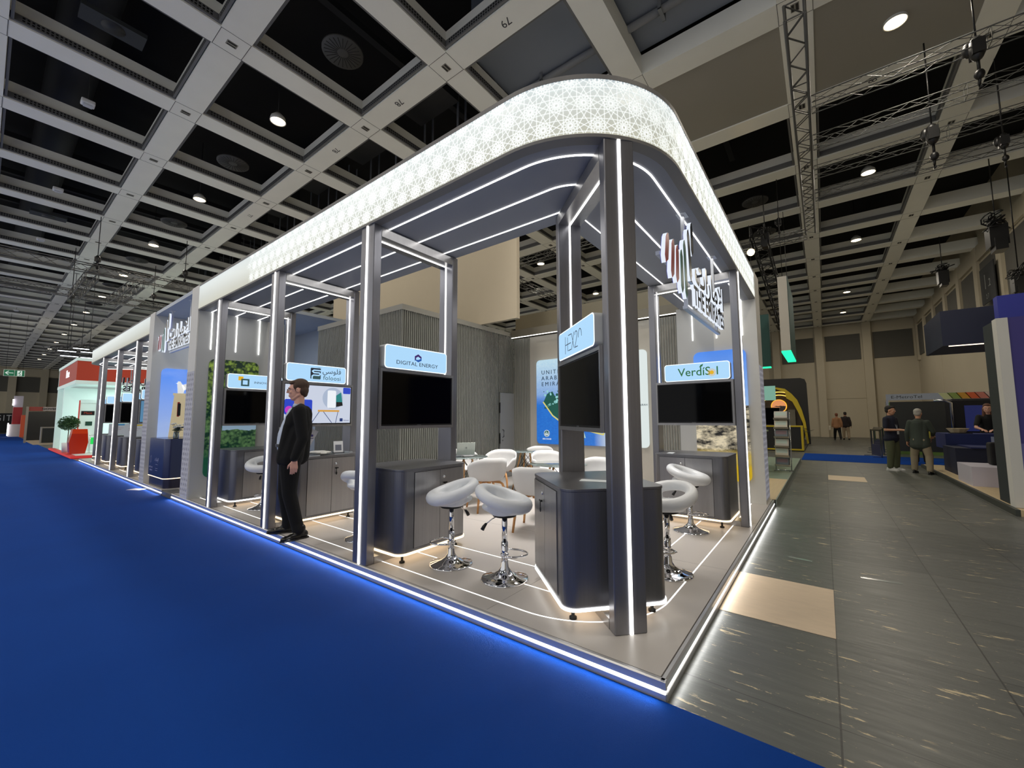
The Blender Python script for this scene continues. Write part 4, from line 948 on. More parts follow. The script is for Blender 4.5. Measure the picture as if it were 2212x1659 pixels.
dup(tb0, (4.30, 3.90, PZ), .2, 'round glass table standing farthest back under the map')
# laptop and magazines
def at_top(x, y): return (x, y, PZ+.7252)
mg_ = MB()
for i, (w, h_, a) in enumerate(((.21, .29, .1), (.21, .29, -.05), (.2, .28, .2), (.21, .29, .0))):
    t = tag(MB().box(-w/2, w/2, -h_/2, h_/2, 0, .007).obj('magazine', mat('magazine_%d' % (i % 2), ((214, 220, 222), (150, 164, 170))[i % 2], .3)), 'magazine in the stack on the laptop table, %s' % ('lowest', 'second from below', 'third from below', 'topmost')[i], 'magazine', 'magazines on the laptop table')
    t.location = (2.52, 4.12, PZ+.7255+.0075*i); t.rotation_euler.z = a+.6
lp = thing('laptop', 'open silver laptop on the glass table by the slatted room', 'laptop', (2.66, 4.02, PZ+.7555), math.radians(-32))
MB().box(-.15, .15, -.11, .11, 0, .012).obj('base', ALU, lp); MB().box(-.13, .13, -.02, .09, .012, .0135).obj('keyboard', mat('keys', (60, 62, 64), .5), lp)
sc_ = MB().box(-.15, .15, 0, .006, 0, .21).obj('lid', mat('laptop_silver', (196, 204, 198), .35, .3), lp); sc_.location = (0, -.11, .012); sc_.rotation_euler.x = math.radians(18)
MB().prism(circ(0, 0, .018), .0, .001, 0, plane_M((0, -.0005, .12), (1, 0, 0), (0, 0, 1))).obj('round_mark', mat('mark_silver', (150, 156, 152), .3, .5), sc_)
# things on cabinets
CT = .9755
def on_cab(o, x, y, rz=0, z=CT): o.location = (x, y, z); o.rotation_euler.z = rz; return o
fab = MB(); random.seed(5)
for k in range(9): fab.ell((random.uniform(-.10, .10), random.uniform(-.07, .07), .018+random.uniform(0, .025)), (random.uniform(.05, .11), random.uniform(.04, .08), .018))
fl_ = bake(fab, 'folded_cloth', mat('white_cloth', (222, 220, 214), .85, bump=.3, bscale=30), None, .008, 4); on_cab(fl_, .52, 4.66, .4); tag(fl_, 'crumpled white cloth on the cabinet behind the standing man', 'cloth')
for i, (x, y, a, lab) in enumerate(((.36, 4.60, .2, 'left of the white cloth'), (.84, 4.66, -.2, 'under the small card stand'), (.92, 4.78, .3, 'rightmost, beside the steel post'))):
    s = MB()
    for j in range(4): s.box(-.10, .10, -.14, .14, .004*j, .004*j+.0034, j % 2)
    s = s.obj('brochure_stack', [mat('brochure_a', (210, 214, 216), .4), mat('brochure_b', (120, 130, 140), .4)]); on_cab(s, x, y, a); tag(s, 'small brochure stack on the cabinet behind the man, '+lab, 'brochures', 'brochure stacks')
qc = thing('card_stand', 'small leaning white card stand on the cabinet behind the man', 'card stand', (.80, 4.60, CT+.017), math.radians(-20))
MB().box(-.06, .06, -.005, .005, 0, .16, M=Matrix.Rotation(-.3, 4, 'X')).obj('card', mat('card_white', (226, 228, 230), .4), qc); MB().box(-.07, .07, -.04, .06, 0, .006).obj('stand_foot', BLACKP, qc); MB().box(-.04, .04, -.0065, -.005, .03, .11, M=Matrix.Rotation(-.3, 4, 'X')).obj('printed_square', mat('card_print', (110, 114, 128), .6), qc)
fg = thing('table_flag', 'small white table flag with violet print behind the white cloth', 'flag', (.55, 4.92, CT), 0)
MB().lathe([(0, 0), (.035, 0), (.035, .008), (.004, .014), (.004, .36), (0, .36)], n=16).obj('pole', ALU, fg)
f_ = MB(); vs = []
for j in range(9):
    for i in range(5): u, v = i/4, j/8; vs.append((.02+.10*u*(.35+.65*(1-v))*1.0-.05*v, .012*math.sin(5*u+3*v), .355-.23*v-.05*u))
f_.add(vs, [(j*5+i, j*5+i+1, (j+1)*5+i+1, (j+1)*5+i) for j in range(8) for i in range(4)], 0, True); f_.obj('cloth', mat('flag_white', (228, 228, 236), .7), fg)
f2 = MB(); f2.prism(circ(0, 0, .016), 0, .001, 0, plane_M((.03, -.016, .25), (1, 0, 0), (0, 0, 1))); f2.prism(rrect(-.02, .02, -.004, .004, .002), 0, .001, 0, plane_M((.03, -.016, .21), (1, 0, 0), (0, 0, 1))); f2.obj('print', mat('flag_print', (70, 60, 140), .6), fg)
for i, (x, y, a) in enumerate(((.55, .60, .3), (.70, .42, -.4))):
    tag(on_cab(MB().box(-.05, .05, -.10, .10, 0, .002).obj('leaflet', mat('leaflet', (226, 232, 234), .5)), x+.1, y+.1, a), 'loose white leaflet on the near corner cabinet, %s' % ('left' if i == 0 else 'right'), 'leaflet', 'leaflets on the corner cabinet')
tag(on_cab(MB().box(-.08, .08, -.04, .04, 0, .006).obj('leaflet', mat('leaflet', (0, 0, 0))), 3.50, .95, .1), 'small pale leaflet on the cabinet at the right end', 'leaflet')
# ================================================================== RECEPTION DESK
rd = thing('reception_desk', 'dark blue reception desk with rounded corner and light line', 'desk')
def desk_mat():
    m, nt, b = new_mat('desk_blue'); v, o = mapping(nt); sp = nt.nodes.new('ShaderNodeSeparateXYZ'); nt.links.new(o, sp.inputs[0])
    b.inputs['Base Color'].default_value = lin((78, 84, 112))+(1,); b.inputs['Metallic'].default_value = .75; b.inputs['Roughness'].default_value = .22
    b.inputs['Emission Color'].default_value = lin((40, 50, 190))+(1,); b.inputs['Emission Strength'].default_value = 0
    return m
DM = desk_mat()
MB().prism(rrect(.03, .75, 9.56, 10.86, .12, 8), .30, 1.07).obj('body', DM, rd); MB().prism(rrect(.05, .73, 9.58, 10.84, .12, 8), PZ, .285).obj('plinth', mat('desk_plinth', (70, 68, 84), .3, .8), rd)
MB().ribbon(rrect(.035, .745, 9.565, 10.855, .12, 8), .012, .286, .299, closed=True).obj('light_line', LEDW, rd)
Md = plane_M((.027, 10.25, .6), (0, -1, 0), (0, 0, 1)); DW = mat('desk_print', (170, 176, 220), .4)
k = MB(); k.ribbon([(p[0], p[1]) for p in circ(0, 0, .04, 20, .07)], .006, 0, .001, closed=True); km = k; 
o = MB(); 
for v in km.v: o.v.append(tuple(Md @ Vector((v[0]-.33, v[1]+.03, v[2]))))
o.f, o.mi, o.sm = km.f, km.mi, km.sm; o.obj('crest_print', DW, rd)
for i, (s, x, y, z) in enumerate((('UNITED ARAB', -.30, -.13, .045), ('EMIRATES', -.28, -.19, .045), ('8 x 8', .12, .0, .07), ('______', .12, -.07, .05), ('______', .12, -.15, .05))):
    if i < 2: text('lettering', s, Md @ T(x, y, .001), z, DW, rd, .0004)
text('lettering', AR_EM, Md @ T(.12, .04, .001), .09, DW, rd, .0004)
for y in (-.06, -.14, -.18): MB().box(.05, .22, y, y+.006, 0, .001, 0, Md).obj('rule', DW, rd)
vs_ = thing('flower_vase', 'glass vase of white flowers on the reception desk', 'vase', (.22, 9.72, 1.07))
MB().lathe([(0, 0), (.045, 0), (.05, .06), (.04, .12), (.05, .14), (.047, .14), (.037, .12), (.046, .06), (.04, .01), (0, .01)], n=18).obj('vase', mat('vase_glass', (220, 230, 230), .03, trans=.9), vs_)
st = MB(); fw_ = MB(); lf = MB(); random.seed(4)
for k in range(12):
    a = random.uniform(0, 6.28); r = random.uniform(.03, .15); z = .20+random.uniform(.0, .10)
    st.tube([(0, 0, .03), (r*.4*math.cos(a), r*.4*math.sin(a), .14), (r*math.cos(a), r*math.sin(a), z)], .003, 5)
    for j in range(7): b_ = 2*PI*j/7; fw_.ell((r*math.cos(a)+.02*math.cos(b_), r*math.sin(a)+.02*math.sin(b_), z+.01), (.02, .02, .014), n=8, k=5)
    a += .5; lf.ell((r*.8*math.cos(a), r*.8*math.sin(a), z-.06), (.035, .02, .008), n=8, k=4)
st.obj('stems', mat('stem_green', (40, 70, 36), .6), vs_); fw_.obj('blossoms', mat('blossom', (226, 224, 212), .6), vs_); lf.obj('leaves', mat('leaf_dark', (26, 50, 28), .5), vs_)
# ================================================================== PEOPLE
def skin_m(n, rgb): return mat(n, rgb, .5, var=.04)
def hand(mb, wrist, d, n, s=1.0, thumb=1, curl=.5):
    """five separate fingers. d = direction from wrist to knuckles, n = back-of-hand normal"""
    w = Vector(wrist); d = Vector(d).normalized(); n = Vector(n).normalized(); sd = d.cross(n).normalized()*thumb
    for k in range(4):                                   # palm as four metacarpals
        o = sd*(.030-.020*k)*s; mb.cone(w+o*.6+d*.01*s, w+o+d*.085*s, .016*s, .013*s, 8)
    for k, L in enumerate((.070, .080, .074, .058)):
        o = sd*(.031-.0205*k)*s; p = w+o+d*.088*s; a = curl*(.35+.12*k); q = p
        for j, f in enumerate((.45, .32, .25)):
            dd = (d*math.cos(a)-n*math.sin(a)).normalized(); q2 = q+dd*L*f*s; mb.cone(q, q2, (.0095-.001*j)*s, (.0088-.001*j)*s, 7); q = q2; a += curl*.55
    p = w+sd*.030*s+d*.025*s; dd = (d*.75+sd*.65-n*.2).normalized(); q = p+dd*.040*s; mb.cone(p, q, .013*s, .011*s, 7); dd = (d+sd*.15-n*.3).normalized(); mb.cone(q, q+dd*.034*s, .0105*s, .008*s, 7)
def head(mb, c, yaw=0, pitch=0, s=1.0, feat=True):
    """c = centre of the head; faces +x"""
    M = Matrix.Rotation(yaw, 3, 'Z') @ Matrix.Rotation(pitch, 3, 'Y'); c = Vector(c)
    def P(x, y, z): return c+M @ Vector((x, y, z))*s
    mb.ell(P(-.012, 0, .025), (.098*s, .076*s, .095*s), M, 20, 12)
    mb.ell(P(.020, 0, -.035), (.072*s, .060*s, .085*s), M, 18, 10)
    mb.ell(P(.045, 0, -.095), (.032*s, .034*s, .026*s), M, 12, 8)
    for y in (-1, 1): mb.cone(P(-.02, y*.055, -.055), P(.04, y*.028, -.098), .020*s, .018*s, 8)
    mb.ell(P(.075, 0, .030), (.022*s, .052*s, .014*s), M, 12, 8)
    if feat:
        mb.cone(P(.086, 0, .020), P(.108, 0, -.016), .008*s, .011*s, 8); mb.ell(P(.106, 0, -.020), (.013*s, .015*s, .009*s), M, 10, 6)
        mb.ell(P(.083, 0, -.058), (.014*s, .026*s, .007*s), M, 10, 6); mb.ell(P(.080, 0, -.071), (.014*s, .022*s, .008*s), M, 10, 6)
        for y in (-1, 1):
            mb.ell(P(.062, y*.036, -.022), (.022*s, .022*s, .022*s), M, 10, 6)
            mb.ell(P(-.008, y*.078, -.008), (.018*s, .009*s, .030*s), M @ Matrix.Rotation(.25, 3, 'Y'), 10, 8)
    return M, P
def eyes(P, M, s, parent, brow=(60, 46, 36)):
    e = MB()
    for y in (-1, 1): e.ell(P(.079, y*.031, .006), (.010*s, .012*s, .008*s), M, 10, 6, 0); e.ell(P(.0865, y*.031, .006), (.004*s, .005*s, .005*s), M, 8, 5, 1)
    e.obj('eyes', [mat('eye_white', (226, 222, 216), .3), mat('iris_dark', (46, 40, 36), .3)], parent)
    b = MB()
    for y in (-1, 1): b.tube([P(.092, y*.016, .026), P(.092, y*.034, .031), P(.082, y*.052, .026)], .0035*s, 6)
    b.obj('eyebrows', mat('brow_%d' % brow[0], brow, .8), parent)
def limb(mb, pts, rs, n=14):
    for i in range(len(pts)-1): mb.cone(pts[i], pts[i+1], rs[i], rs[i+1], n)
def shoe(mb, a, ang, s=1.0, sole=None):
    """a = ankle on the ground plane (z=0), ang = toe direction"""
    M = Matrix.Rotation(ang, 3, 'Z'); a = Vector(a)
    def P(x, y, z): return a+M @ Vector((x, y, z))*s
    mb.ell(P(-.045, 0, .045), (.052*s, .040*s, .046*s), M, 14, 8); mb.ell(P(.05, 0, .036), (.10*s, .043*s, .036*s), M, 16, 8); mb.ell(P(.125, 0, .028), (.075*s, .046*s, .028*s), M, 16, 8); mb.cone(P(-.02, 0, .05), P(-.02, 0, .115), .042*s, .045*s, 12); mb.cone(P(.04, 0, .06), P(-.0, 0, .10), .03*s, .03*s, 10)
    if sole is not None: sole.prism([tuple(P(x, y, 0)[:2]) for x, y in ((-.095, -.03), (-.06, -.042), (.0, -.036), (.10, -.048), (.17, -.036), (.203, 0), (.17, .036), (.10, .048), (0, .036), (-.06, .042), (-.095, .03))], a.z+.0, a.z+.018)
# ---- the man in the black suit --------------------------------------------
SKIN = skin_m('skin_light', (226, 172, 150)); SUIT = mat('black_suit', (9, 9, 10), .95, bump=.25, bscale=10); SUITP = mat('black_trousers', (8, 8, 9), .95, bump=.25, bscale=9)
SHIRT = mat('pale_blue_shirt', (196, 208, 226), .7, bump=.15, bscale=12); HAIRB = mat('brown_hair', (74, 54, 40), .7, bump=.6, bscale=60, stretch=(1, 1, .4)); LEAB = mat('black_leather', (14, 13, 13), .28)
man = thing('person', 'man with short brown hair and glasses in black suit standing at the pavilion edge', 'person', (.08, 4.29, PZ), math.radians(152))
hips, neck, hd = Vector((.05, 0, .97)), Vector((-.015, 0, 1.50)), Vector((.005, 0, 1.695))
kneeL, kneeR, ankL, ankR = Vector((.035, .135, .50)), Vector((.10, -.12, .50)), Vector((-.085, .19, .09)), Vector((.06, -.165, .09))
shL, shR = Vector((-.035, .195, 1.445)), Vector((-.03, -.195, 1.445)); elL, elR = Vector((-.085, .255, 1.135)), Vector((-.06, -.255, 1.135)); wrL, wrR = Vector((-.01, .285, .885)), Vector((.03, -.27, .885))
body = MB()
M_, P_h = head(body, hd, 0, math.radians(3))
body.cone((-.022, 0, 1.62), (-.02, 0, 1.46), .054, .060)
limb(body, [(-.03, 0, 1.36), (.0, 0, 1.15), hips], [.10, .11, .12]); limb(body, [shL, (-.035, 0, 1.40), shR], [.045, .06, .045])
for h_, k, a in ((hips+Vector((0, .09, -.03)), kneeL, ankL), (hips+Vector((0, -.09, -.03)), kneeR, ankR)): limb(body, [h_, k, a], [.085, .055, .04])
for s_, e, w in ((shL, elL, wrL), (shR, elR, wrR)): limb(body, [s_, e, w], [.05, .038, .027])
hand(body, wrL, (.02, .02, -1), (-.15, .95, 0), .98, thumb=1, curl=.55); hand(body, wrR, (.02, -.02, -1), (-.15, -.95, 0), .98, thumb=-1, curl=.55)
bake(body, 'body', SKIN, man, .0052, 5, .5)
eyes(P_h, M_, 1.0, man)
hr = MB(); M = M_
for (x, y, z, a, b, c) in ((-.035, 0, .062, .098, .084, .085), (-.060, 0, .005, .065, .078, .080), (-.078, 0, -.035, .036, .055, .05), (.022, 0, .096, .068, .062, .030), (.050, .01, .088, .038, .052, .018)): hr.ell(P_h(x, y, z), (a, b, c), M, 18, 10)
for y in (-1, 1): hr.ell(P_h(.012, y*.062, .045), (.03, .018, .04), M, 10, 7); hr.ell(P_h(.012, y*.070, .008), (.010, .008, .028), M, 8, 6)
bake(hr, 'hair', HAIRB, man, .006, 4, .5)
gl = MB()
for y in (-1, 1):
    gl.tube([P_h(.103, y*.034+.022*math.cos(t), .004+.016*math.sin(t)) for t in [2*PI*i/16 for i in range(16)]], .0015, 5, closed=True)
    gl.tube([P_h(.103, y*.056, .010), P_h(.085, y*.078, .012), P_h(.0, y*.086, .010), P_h(-.018, y*.082, -.002)], .0017, 5)
gl.tube([P_h(.105, -.012, .006), P_h(.109, 0, .010), P_h(.105, .012, .006)], .0017, 5); gl.obj('glasses', mat('glasses_frame', (40, 36, 34), .3, .5), man)
tr = MB()
limb(tr, [(.045, .075, .96), (.045, .095, .86), kneeL, (-.055, .17, .16), (-.075, .185, .10)], [.125, .118, .078, .066, .068])
limb(tr, [(.045, -.075, .96), (.06, -.095, .86), kneeR, (.055, -.15, .16), (.055, -.16, .10)], [.125, .118, .078, .066, .068]); tr.cone((.045, -.05, 1.02), (.045, .05, 1.02), .13, .13)
bake(tr, 'trousers', SUITP, man, .008, 5, .5)
sh = MB()
limb(sh, [(.045, 0, 1.04), (.045, 0, 1.15), (.015, 0, 1.30), (-.0, 0, 1.40)], [.155, .150, .135, .115]); sh.ell((.0, 0, 1.30), (.135, .155, .18)); sh.cone((-.012, 0, 1.50), (-.016, 0, 1.44), .064, .085)
bake(sh, 'shirt', SHIRT, man, .008, 5, .5)
co = MB(); 
for s in (-1, 1):
    co.add([(.050, s*.004, 1.485), (.078, s*.020, 1.455), (.040, s*.072, 1.512), (-.02, s*.078, 1.535), (-.065, s*.03, 1.553), (-.068, s*.0, 1.553), (-.064, 0, 1.515), (-.02, s*.082, 1.495), (.035, s*.080, 1.472)], [(0, 1, 2), (0, 2, 8), (2, 3, 7, 8), (3, 4, 6, 7), (4, 5, 6)])
    co.tube([wrL+Vector((.0, 0, .03)), wrL+Vector((0, 0, .005))], .036, 14) if s > 0 else co.tube([wrR+Vector((0, 0, .03)), wrR+Vector((0, 0, .005))], .036, 14)
o = co.obj('collar_and_cuffs', SHIRT, man); sd = o.modifiers.new('s', 'SOLIDIFY'); sd.thickness = .003
# jacket: open at the front
jk = MB()
for s in (-1, 1):
    limb(jk, [(-.055, s*.10, 1.43), (-.055, s*.115, 1.28), (-.01, s*.12, 1.12), (.02, s*.125, .98), (.035, s*.125, .90)], [.082, .105, .112, .122, .125])
    limb(jk, [(.045, s*.115, 1.36), (.07, s*.115, 1.26), (.085, s*.120, 1.10), (.10, s*.120, .98), (.11, s*.115, .89)], [.055, .062, .072, .078, .078])
    limb(jk, [(-.045, s*.055, 1.485), (-.04, s*.12, 1.465), (-.035, s*.180, 1.44)], [.055, .062, .074]); limb(jk, [(.0, s*.105, 1.40), (.03, s*.115, 1.30)], [.082, .080])
jk.cone((-.07, 0, 1.42), (-.04, 0, .92), .100, .115); jk.ell((-.075, 0, 1.25), (.10, .17, .22))
for s_, e, w in ((shL, elL, wrL), (shR, elR, wrR)): limb(jk, [s_, e, w+Vector((0, 0, .03))], [.074, .060, .046])
me_ = jk
bake(jk, 'jacket', SUIT, man, .009, 5, .5)
lp_ = MB()
for s in (-1, 1):
    lp_.add([(.02, s*.070, 1.50), (.075, s*.055, 1.42), (.118, s*.045, 1.32), (.135, s*.045, 1.18), (.125, s*.085, 1.24), (.095, s*.125, 1.38), (.035, s*.115, 1.48)], [(0, 1, 5, 6), (1, 2, 4, 5), (2, 3, 4)])
o = lp_.obj('lapels', mat('lapel_black', (20, 20, 23), .6), man); sd = o.modifiers.new('s', 'SOLIDIFY'); sd.thickness = .008; sd.offset = 1
for (a_, g_) in (((-.085, .195, 0), .45), ((.075, -.165, 0), -.12)):
    sm1, so1 = MB(), MB(); shoe(sm1, a_, g_, 1.02, so1); q_ = bake(sm1, 'shoe', LEAB, man, .006, 3, .5); so1.obj('sole', mat('sole_dark', (28, 26, 25), .6), q_)
tag_ = MB().box(.163, .168, -.005, .075, 1.03, 1.16); tag_.box(.168, .1685, .005, .065, 1.09, 1.15, 1).box(.168, .1685, .005, .065, 1.045, 1.06, 2); tag_.obj('badge', [mat('badge_card', (232, 236, 240), .4), mat('badge_print', (70, 120, 190), .5), mat('badge_line', (60, 60, 70), .5)], man)
MB().tube([(-.02, .085, 1.50), (.06, .07, 1.43), (.13, .045, 1.30), (.166, .035, 1.16)], .005, 6).tube([(-.02, -.085, 1.50), (.06, -.07, 1.43), (.13, -.02, 1.30), (.166, .035, 1.16)], .005, 6).obj('lanyard', mat('lanyard_white', (206, 214, 228), .6), man)
MB().ribbon([(.17*math.cos(a)+.035, .165*math.sin(a)) for a in [i*PI/12-PI/2 for i in range(13)]], .006, 1.03, 1.065).obj('belt', LEAB, man)
# ---- simpler walkers and talkers -----------------------------------------
def person(label, loc, face, h, top, bottom, shoes, hair, skin=(190, 140, 116), pose=None, sleeve='long', hairl=0, woman=False, vox=.012, extra=None, shirt_long=False):
    """pose keys: stride, lean, armL, armR (elbow offset, wrist offset), yaw"""
    s = h/1.78; p = dict(stride=.0, lean=0.0, yaw=0.0, spread=.11, eL=(-.03, .25, 1.12), wL=(.02, .27, .88), eR=(-.03, -.25, 1.12), wR=(.02, -.27, .88), cut=0, curl=.6); p.update(pose or {})
    t = thing('person', label, 'person', loc, face)
    S = lambda x, y, z: Vector((x+p['lean']*max(0, z-.9), y, z))*s
    lx = p['stride']; kL, kR = S(lx*.55+.03, p['spread'], .50), S(-lx*.30+.03, -p['spread'], .50); aL, aR = S(lx, p['spread']*1.1, .09), S(-lx, -p['spread']*1.1, .09 if lx < .15 else .13)
    hp = S(0, 0, .95); nk = S(0, 0, 1.47); hc = S(.03, 0, 1.655)
    sL, sR = S(0, .18, 1.42), S(0, -.18, 1.42); V3 = lambda q: Vector(q)*s
    b = MB(); M, P = head(b, hc, p['yaw'], .08, s)
    b.cone(S(0, 0, 1.58), S(0, 0, 1.42), .052*s, .06*s); limb(b, [S(0, 0, 1.36), S(0, 0, 1.12), hp], [.12*s, .115*s, .13*s]); limb(b, [sL, S(0, 0, 1.38), sR], [.055*s, .08*s, .055*s])
    for hh, k, a in ((hp+Vector((0, .08*s, 0)), kL, aL), (hp+Vector((0, -.08*s, 0)), kR, aR)): limb(b, [hh, k, a], [.08*s, .052*s, .038*s])
    eL, wL, eR, wR = V3(p['eL']), V3(p['wL']), V3(p['eR']), V3(p['wR'])
    for q, e, w, th_ in ((sL, eL, wL, 1), (sR, eR, wR, -1)):
        limb(b, [q, e, w], [.048*s, .038*s, .027*s]); hand(b, w, (w-e), (0, th_, .1) if abs((w-e).normalized().z) > .6 else (0, 0, 1), s, thumb=th_ if abs((w-e).normalized().z) > .6 else -th_, curl=p['curl'])
    bake(b, 'body', skin_m('skin_%d' % skin[0], skin), t, vox*.62, 4)
    eyes(P, M, s, t, hair)
    hh = MB(); hm = mat('hair_%d_%d' % hair[:2], hair, .7, bump=.5, bscale=50)
    for (x, y, z, a, bb, c) in ((-.035, 0, .062, .098, .086, .085), (-.060, 0, .005, .065, .080, .080), (.03, 0, .098, .062, .060, .028)): hh.ell(P(x, y, z), (a*s, bb*s, c*s), M, 16, 9)
    if hairl:
        for y in (-1, 0, 1): hh.cone(P(-.065, y*.05, .0), P(-.05, y*.075, -hairl), .05*s, .035*s, 10)
    bake(hh, 'hair', hm, t, .009, 3)
    tp = MB(); wd = .9 if woman else 1.0
    limb(tp, [S(0, 0, 1.40), S(.01, 0, 1.12), S(.01, 0, .90 if not shirt_long else .80)], [.135*s*wd, .135*s*wd, .160*s]); limb(tp, [S(0, .10, 1.36), S(0, .10, 1.0), S(0, .09, .88 if not shirt_long else .78)], [.08*s, .095*s, .128*s]); limb(tp, [S(0, -.10, 1.36), S(0, -.10, 1.0), S(0, -.09, .88 if not shirt_long else .78)], [.08*s, .095*s, .128*s])
    limb(tp, [sL*.98+S(0, 0, .02)*0, S(0, 0, 1.44), sR*.98], [.062*s, .075*s, .062*s])
    for q, e, w in ((sL, eL, wL), (sR, eR, wR)):
        if sleeve == 'long': limb(tp, [q, e, e+(w-e)*.93], [.066*s, .056*s, .042*s])
        else: limb(tp, [q, q+(e-q)*.75], [.068*s, .062*s])
    bake(tp, 'top', top, t, vox, 5)
    tr = MB()
    for hh_, k, a in ((S(0, .075, .93), kL, aL), (S(0, -.075, .93), kR, aR)): limb(tr, [hh_, k, a+Vector((0, 0, .02))], [.115*s, .085*s, .07*s])
    bake(tr, 'trousers', bottom, t, vox, 5)
    for a in (aL, aR):
        sm_, so_ = MB(), MB(); shoe(sm_, (a.x, a.y, a.z-.09*s), 0, s*.98, so_)
        q_ = bake(sm_, 'shoe', shoes, t, .009, 3); so_.obj('sole', mat('sole_white', (206, 206, 204), .6) if shoes.name.startswith('white') else mat('sole_dark', (0, 0, 0)), q_)
    if extra: extra(t, S, s)
    return t
def lany(t, S, s):
    MB().tube([S(-.0, .07, 1.50), S(.11, .05, 1.38), S(.16, .0, 1.10)], .006, 6).tube([S(0, -.07, 1.50), S(.11, -.05, 1.38), S(.16, .0, 1.10)], .006, 6).obj('lanyard', mat('lanyard_white', (0, 0, 0)), t); MB().box(.165*s, .17*s, -.04*s, .04*s, 1.0*s, 1.12*s).obj('badge', mat('badge_card', (0, 0, 0)), t)
NAVY = mat('navy_tee', (18, 22, 44), .8, bump=.2, bscale=12); OLIVE = mat('olive_trousers', (82, 86, 62), .85, bump=.3, bscale=9); GREYJ = mat('grey_green_jacket', (58, 66, 60), .85, bump=.2, bscale=12); KHAKI = mat('khaki_trousers', (150, 138, 116), .85, bump=.3, bscale=9)
WSH = mat('white_sneaker', (210, 210, 208), .5); BSH = mat('black_shoe', (18, 18, 18), .4); BLK = mat('black_top', (16, 16, 18), .85); ORG = mat('tan_orange_shirt', (166, 122, 88), .85, bump=.2, bscale=12)
def ang_to(a, b): return math.atan2(b[1]-a[1], b[0]-a[0])
pA, pB = (13.15, -2.17), (12.62, -2.66)
person('dark-haired man in navy T-shirt, olive trousers and white sneakers in the right aisle', (pA[0], pA[1], 0), math.radians(-125), 1.76, NAVY, OLIVE, WSH, (28, 22, 20), (196, 146, 118), dict(eL=(.02, .25, 1.12), wL=(.30, .12, 1.10), eR=(.02, -.25, 1.12), wR=(.30, -.10, 1.12), spread=.12, yaw=.25), 'short', extra=lany)
person('grey-haired man in dark grey jacket and khaki trousers seen from behind in the right aisle', (pB[0], pB[1], 0), math.radians(-22), 1.66, GREYJ, KHAKI, BSH, (168, 164, 158), (196, 150, 130), dict(stride=.08, eR=(.05, -.27, 1.15), wR=(.26, -.2, 1.05), spread=.16), 'long', shirt_long=True)
person('person in dark top with yellow collar mostly hidden between the two talking men', (15.6, -3.05, 0), math.radians(170), 1.62, mat('yellow_shirt', (150, 140, 50), .8), BLK, BSH, (20, 18, 18), (120, 84, 66), None, 'long')
person('woman with long brown hair in black top leaning over the blue counter', (14.55, -4.30, .1), math.radians(165), 1.70, BLK, BLK, BSH, (96, 62, 46), (214, 164, 142), dict(lean=.30, eL=(.33, .24, 1.12), wL=(.56, .10, 1.06), eR=(.33, -.24, 1.12), wR=(.56, -.10, 1.06), yaw=.1), 'short', hairl=.22, woman=True, extra=None)
person('distant person in black walking left beside the potted plants', (30.2, .42, 0), math.radians(-20), 1.62, BLK, BLK, BSH, (20, 18, 18), (150, 110, 90), dict(stride=.26, eL=(-.12, .22, 1.15), wL=(-.02, .24, .95)), vox=.02)
person('distant person in tan orange shirt and black trousers walking away with a white bag', (31.6, -1.36, 0), math.radians(8), 1.72, ORG, BLK, BSH, (120, 70, 48), (190, 140, 116), dict(stride=.24), vox=.02)
person('distant person in dark jacket and light trousers beside the tan orange shirt', (32.4, -1.82, 0), math.radians(4), 1.80, mat('dark_brown_top', (44, 36, 38), .85), mat('light_trousers', (170, 152, 128), .85), BSH, (36, 28, 26), (180, 130, 106), dict(stride=.10), vox=.02)
bg_ = bevel(MB().box(-.14, .14, -.05, .05, 0, .30).obj('bag', mat('white_bag', (214, 206, 186), .6)), .03); bg_.location = (31.4, -.98, .62); tag(bg_, 'white bag held by the distant person in the tan orange shirt', 'bag')
# ================================================================== STANDS ON THE RIGHT
WF = mat('oak_floor', (196, 176, 140), .5, var=.12, vscale=6, stretch=(.4, 5, 1))
np_ = thing('neighbour_platform', 'low wood-floored platform behind the pavilion end, green edged', 'platform')
MB().box(5.86, 14.4, .02, 8, 0, .094).obj('deck', WF, np_) if False else MB().box(13.01, 14.4, .0, 4, 0, .094).obj('deck', mat('mint_floor', (122, 140, 126), .4), np_)
MB().box(5.84, 8.6, -.012, 4.2, .101, .104).obj('wood_floor', WF, np_); MB().box(8.6, 14.4, -.012, 4.0, .101, .104).obj('mint_floor', mat('mint_floor', (0, 0, 0)), np_); MB().box(5.84, 14.42, -.03, -.012, 0, .104).box(14.4, 14.42, -.012, 4, 0, .104).obj('edge', mat('edge_greygreen', (120, 130, 122), .5), np_)
tag(MB().box(9.6, 11.6, .62, 1.2, .104, 1.06).box(9.5, 11.7, .58, 1.25, 1.06, 1.10).obj('counter', mat('mint_counter', (178, 190, 160), .5)), 'pale green counter just beyond the white end pillar', 'counter')
t = thing('television', 'black screen above the pale green counter', 'screen', (12.2, .72, 1.5)); MB().box(-.03, .03, -.4, .4, -.25, .25).obj('screen', SCREEN, t); MB().box(-.02, .02, -.03, .03, -1.396, -.25).obj('stand_pole', BLACKM, t)
tag(MB().box(12.9, 12.95, .45, 1.1, 2.0, 2.45).box(12.92, 12.94, .76, .80, .104, 2.0).obj('sign_panel', emi('mint_panel', (160, 220, 196), .5)), 'small mint green panel above the black screen', 'sign')
t = thing('brochure_rack', 'tall wire brochure rack filled with magazines beyond the white end pillar', 'rack', (10.25, .16, .104), math.radians(168))
for y in (-.17, .17): MB().tube([(0, y, 0), (-.03, y, .3), (-.10, y, 1.48)], .012, 8).obj('upright', ALU, t)
MB().tube([(.15, -.17, .01), (-.12, -.17, .01), (-.12, .17, .01), (.15, .17, .01)], .012, 8).obj('base', ALU, t)
random.seed(9)
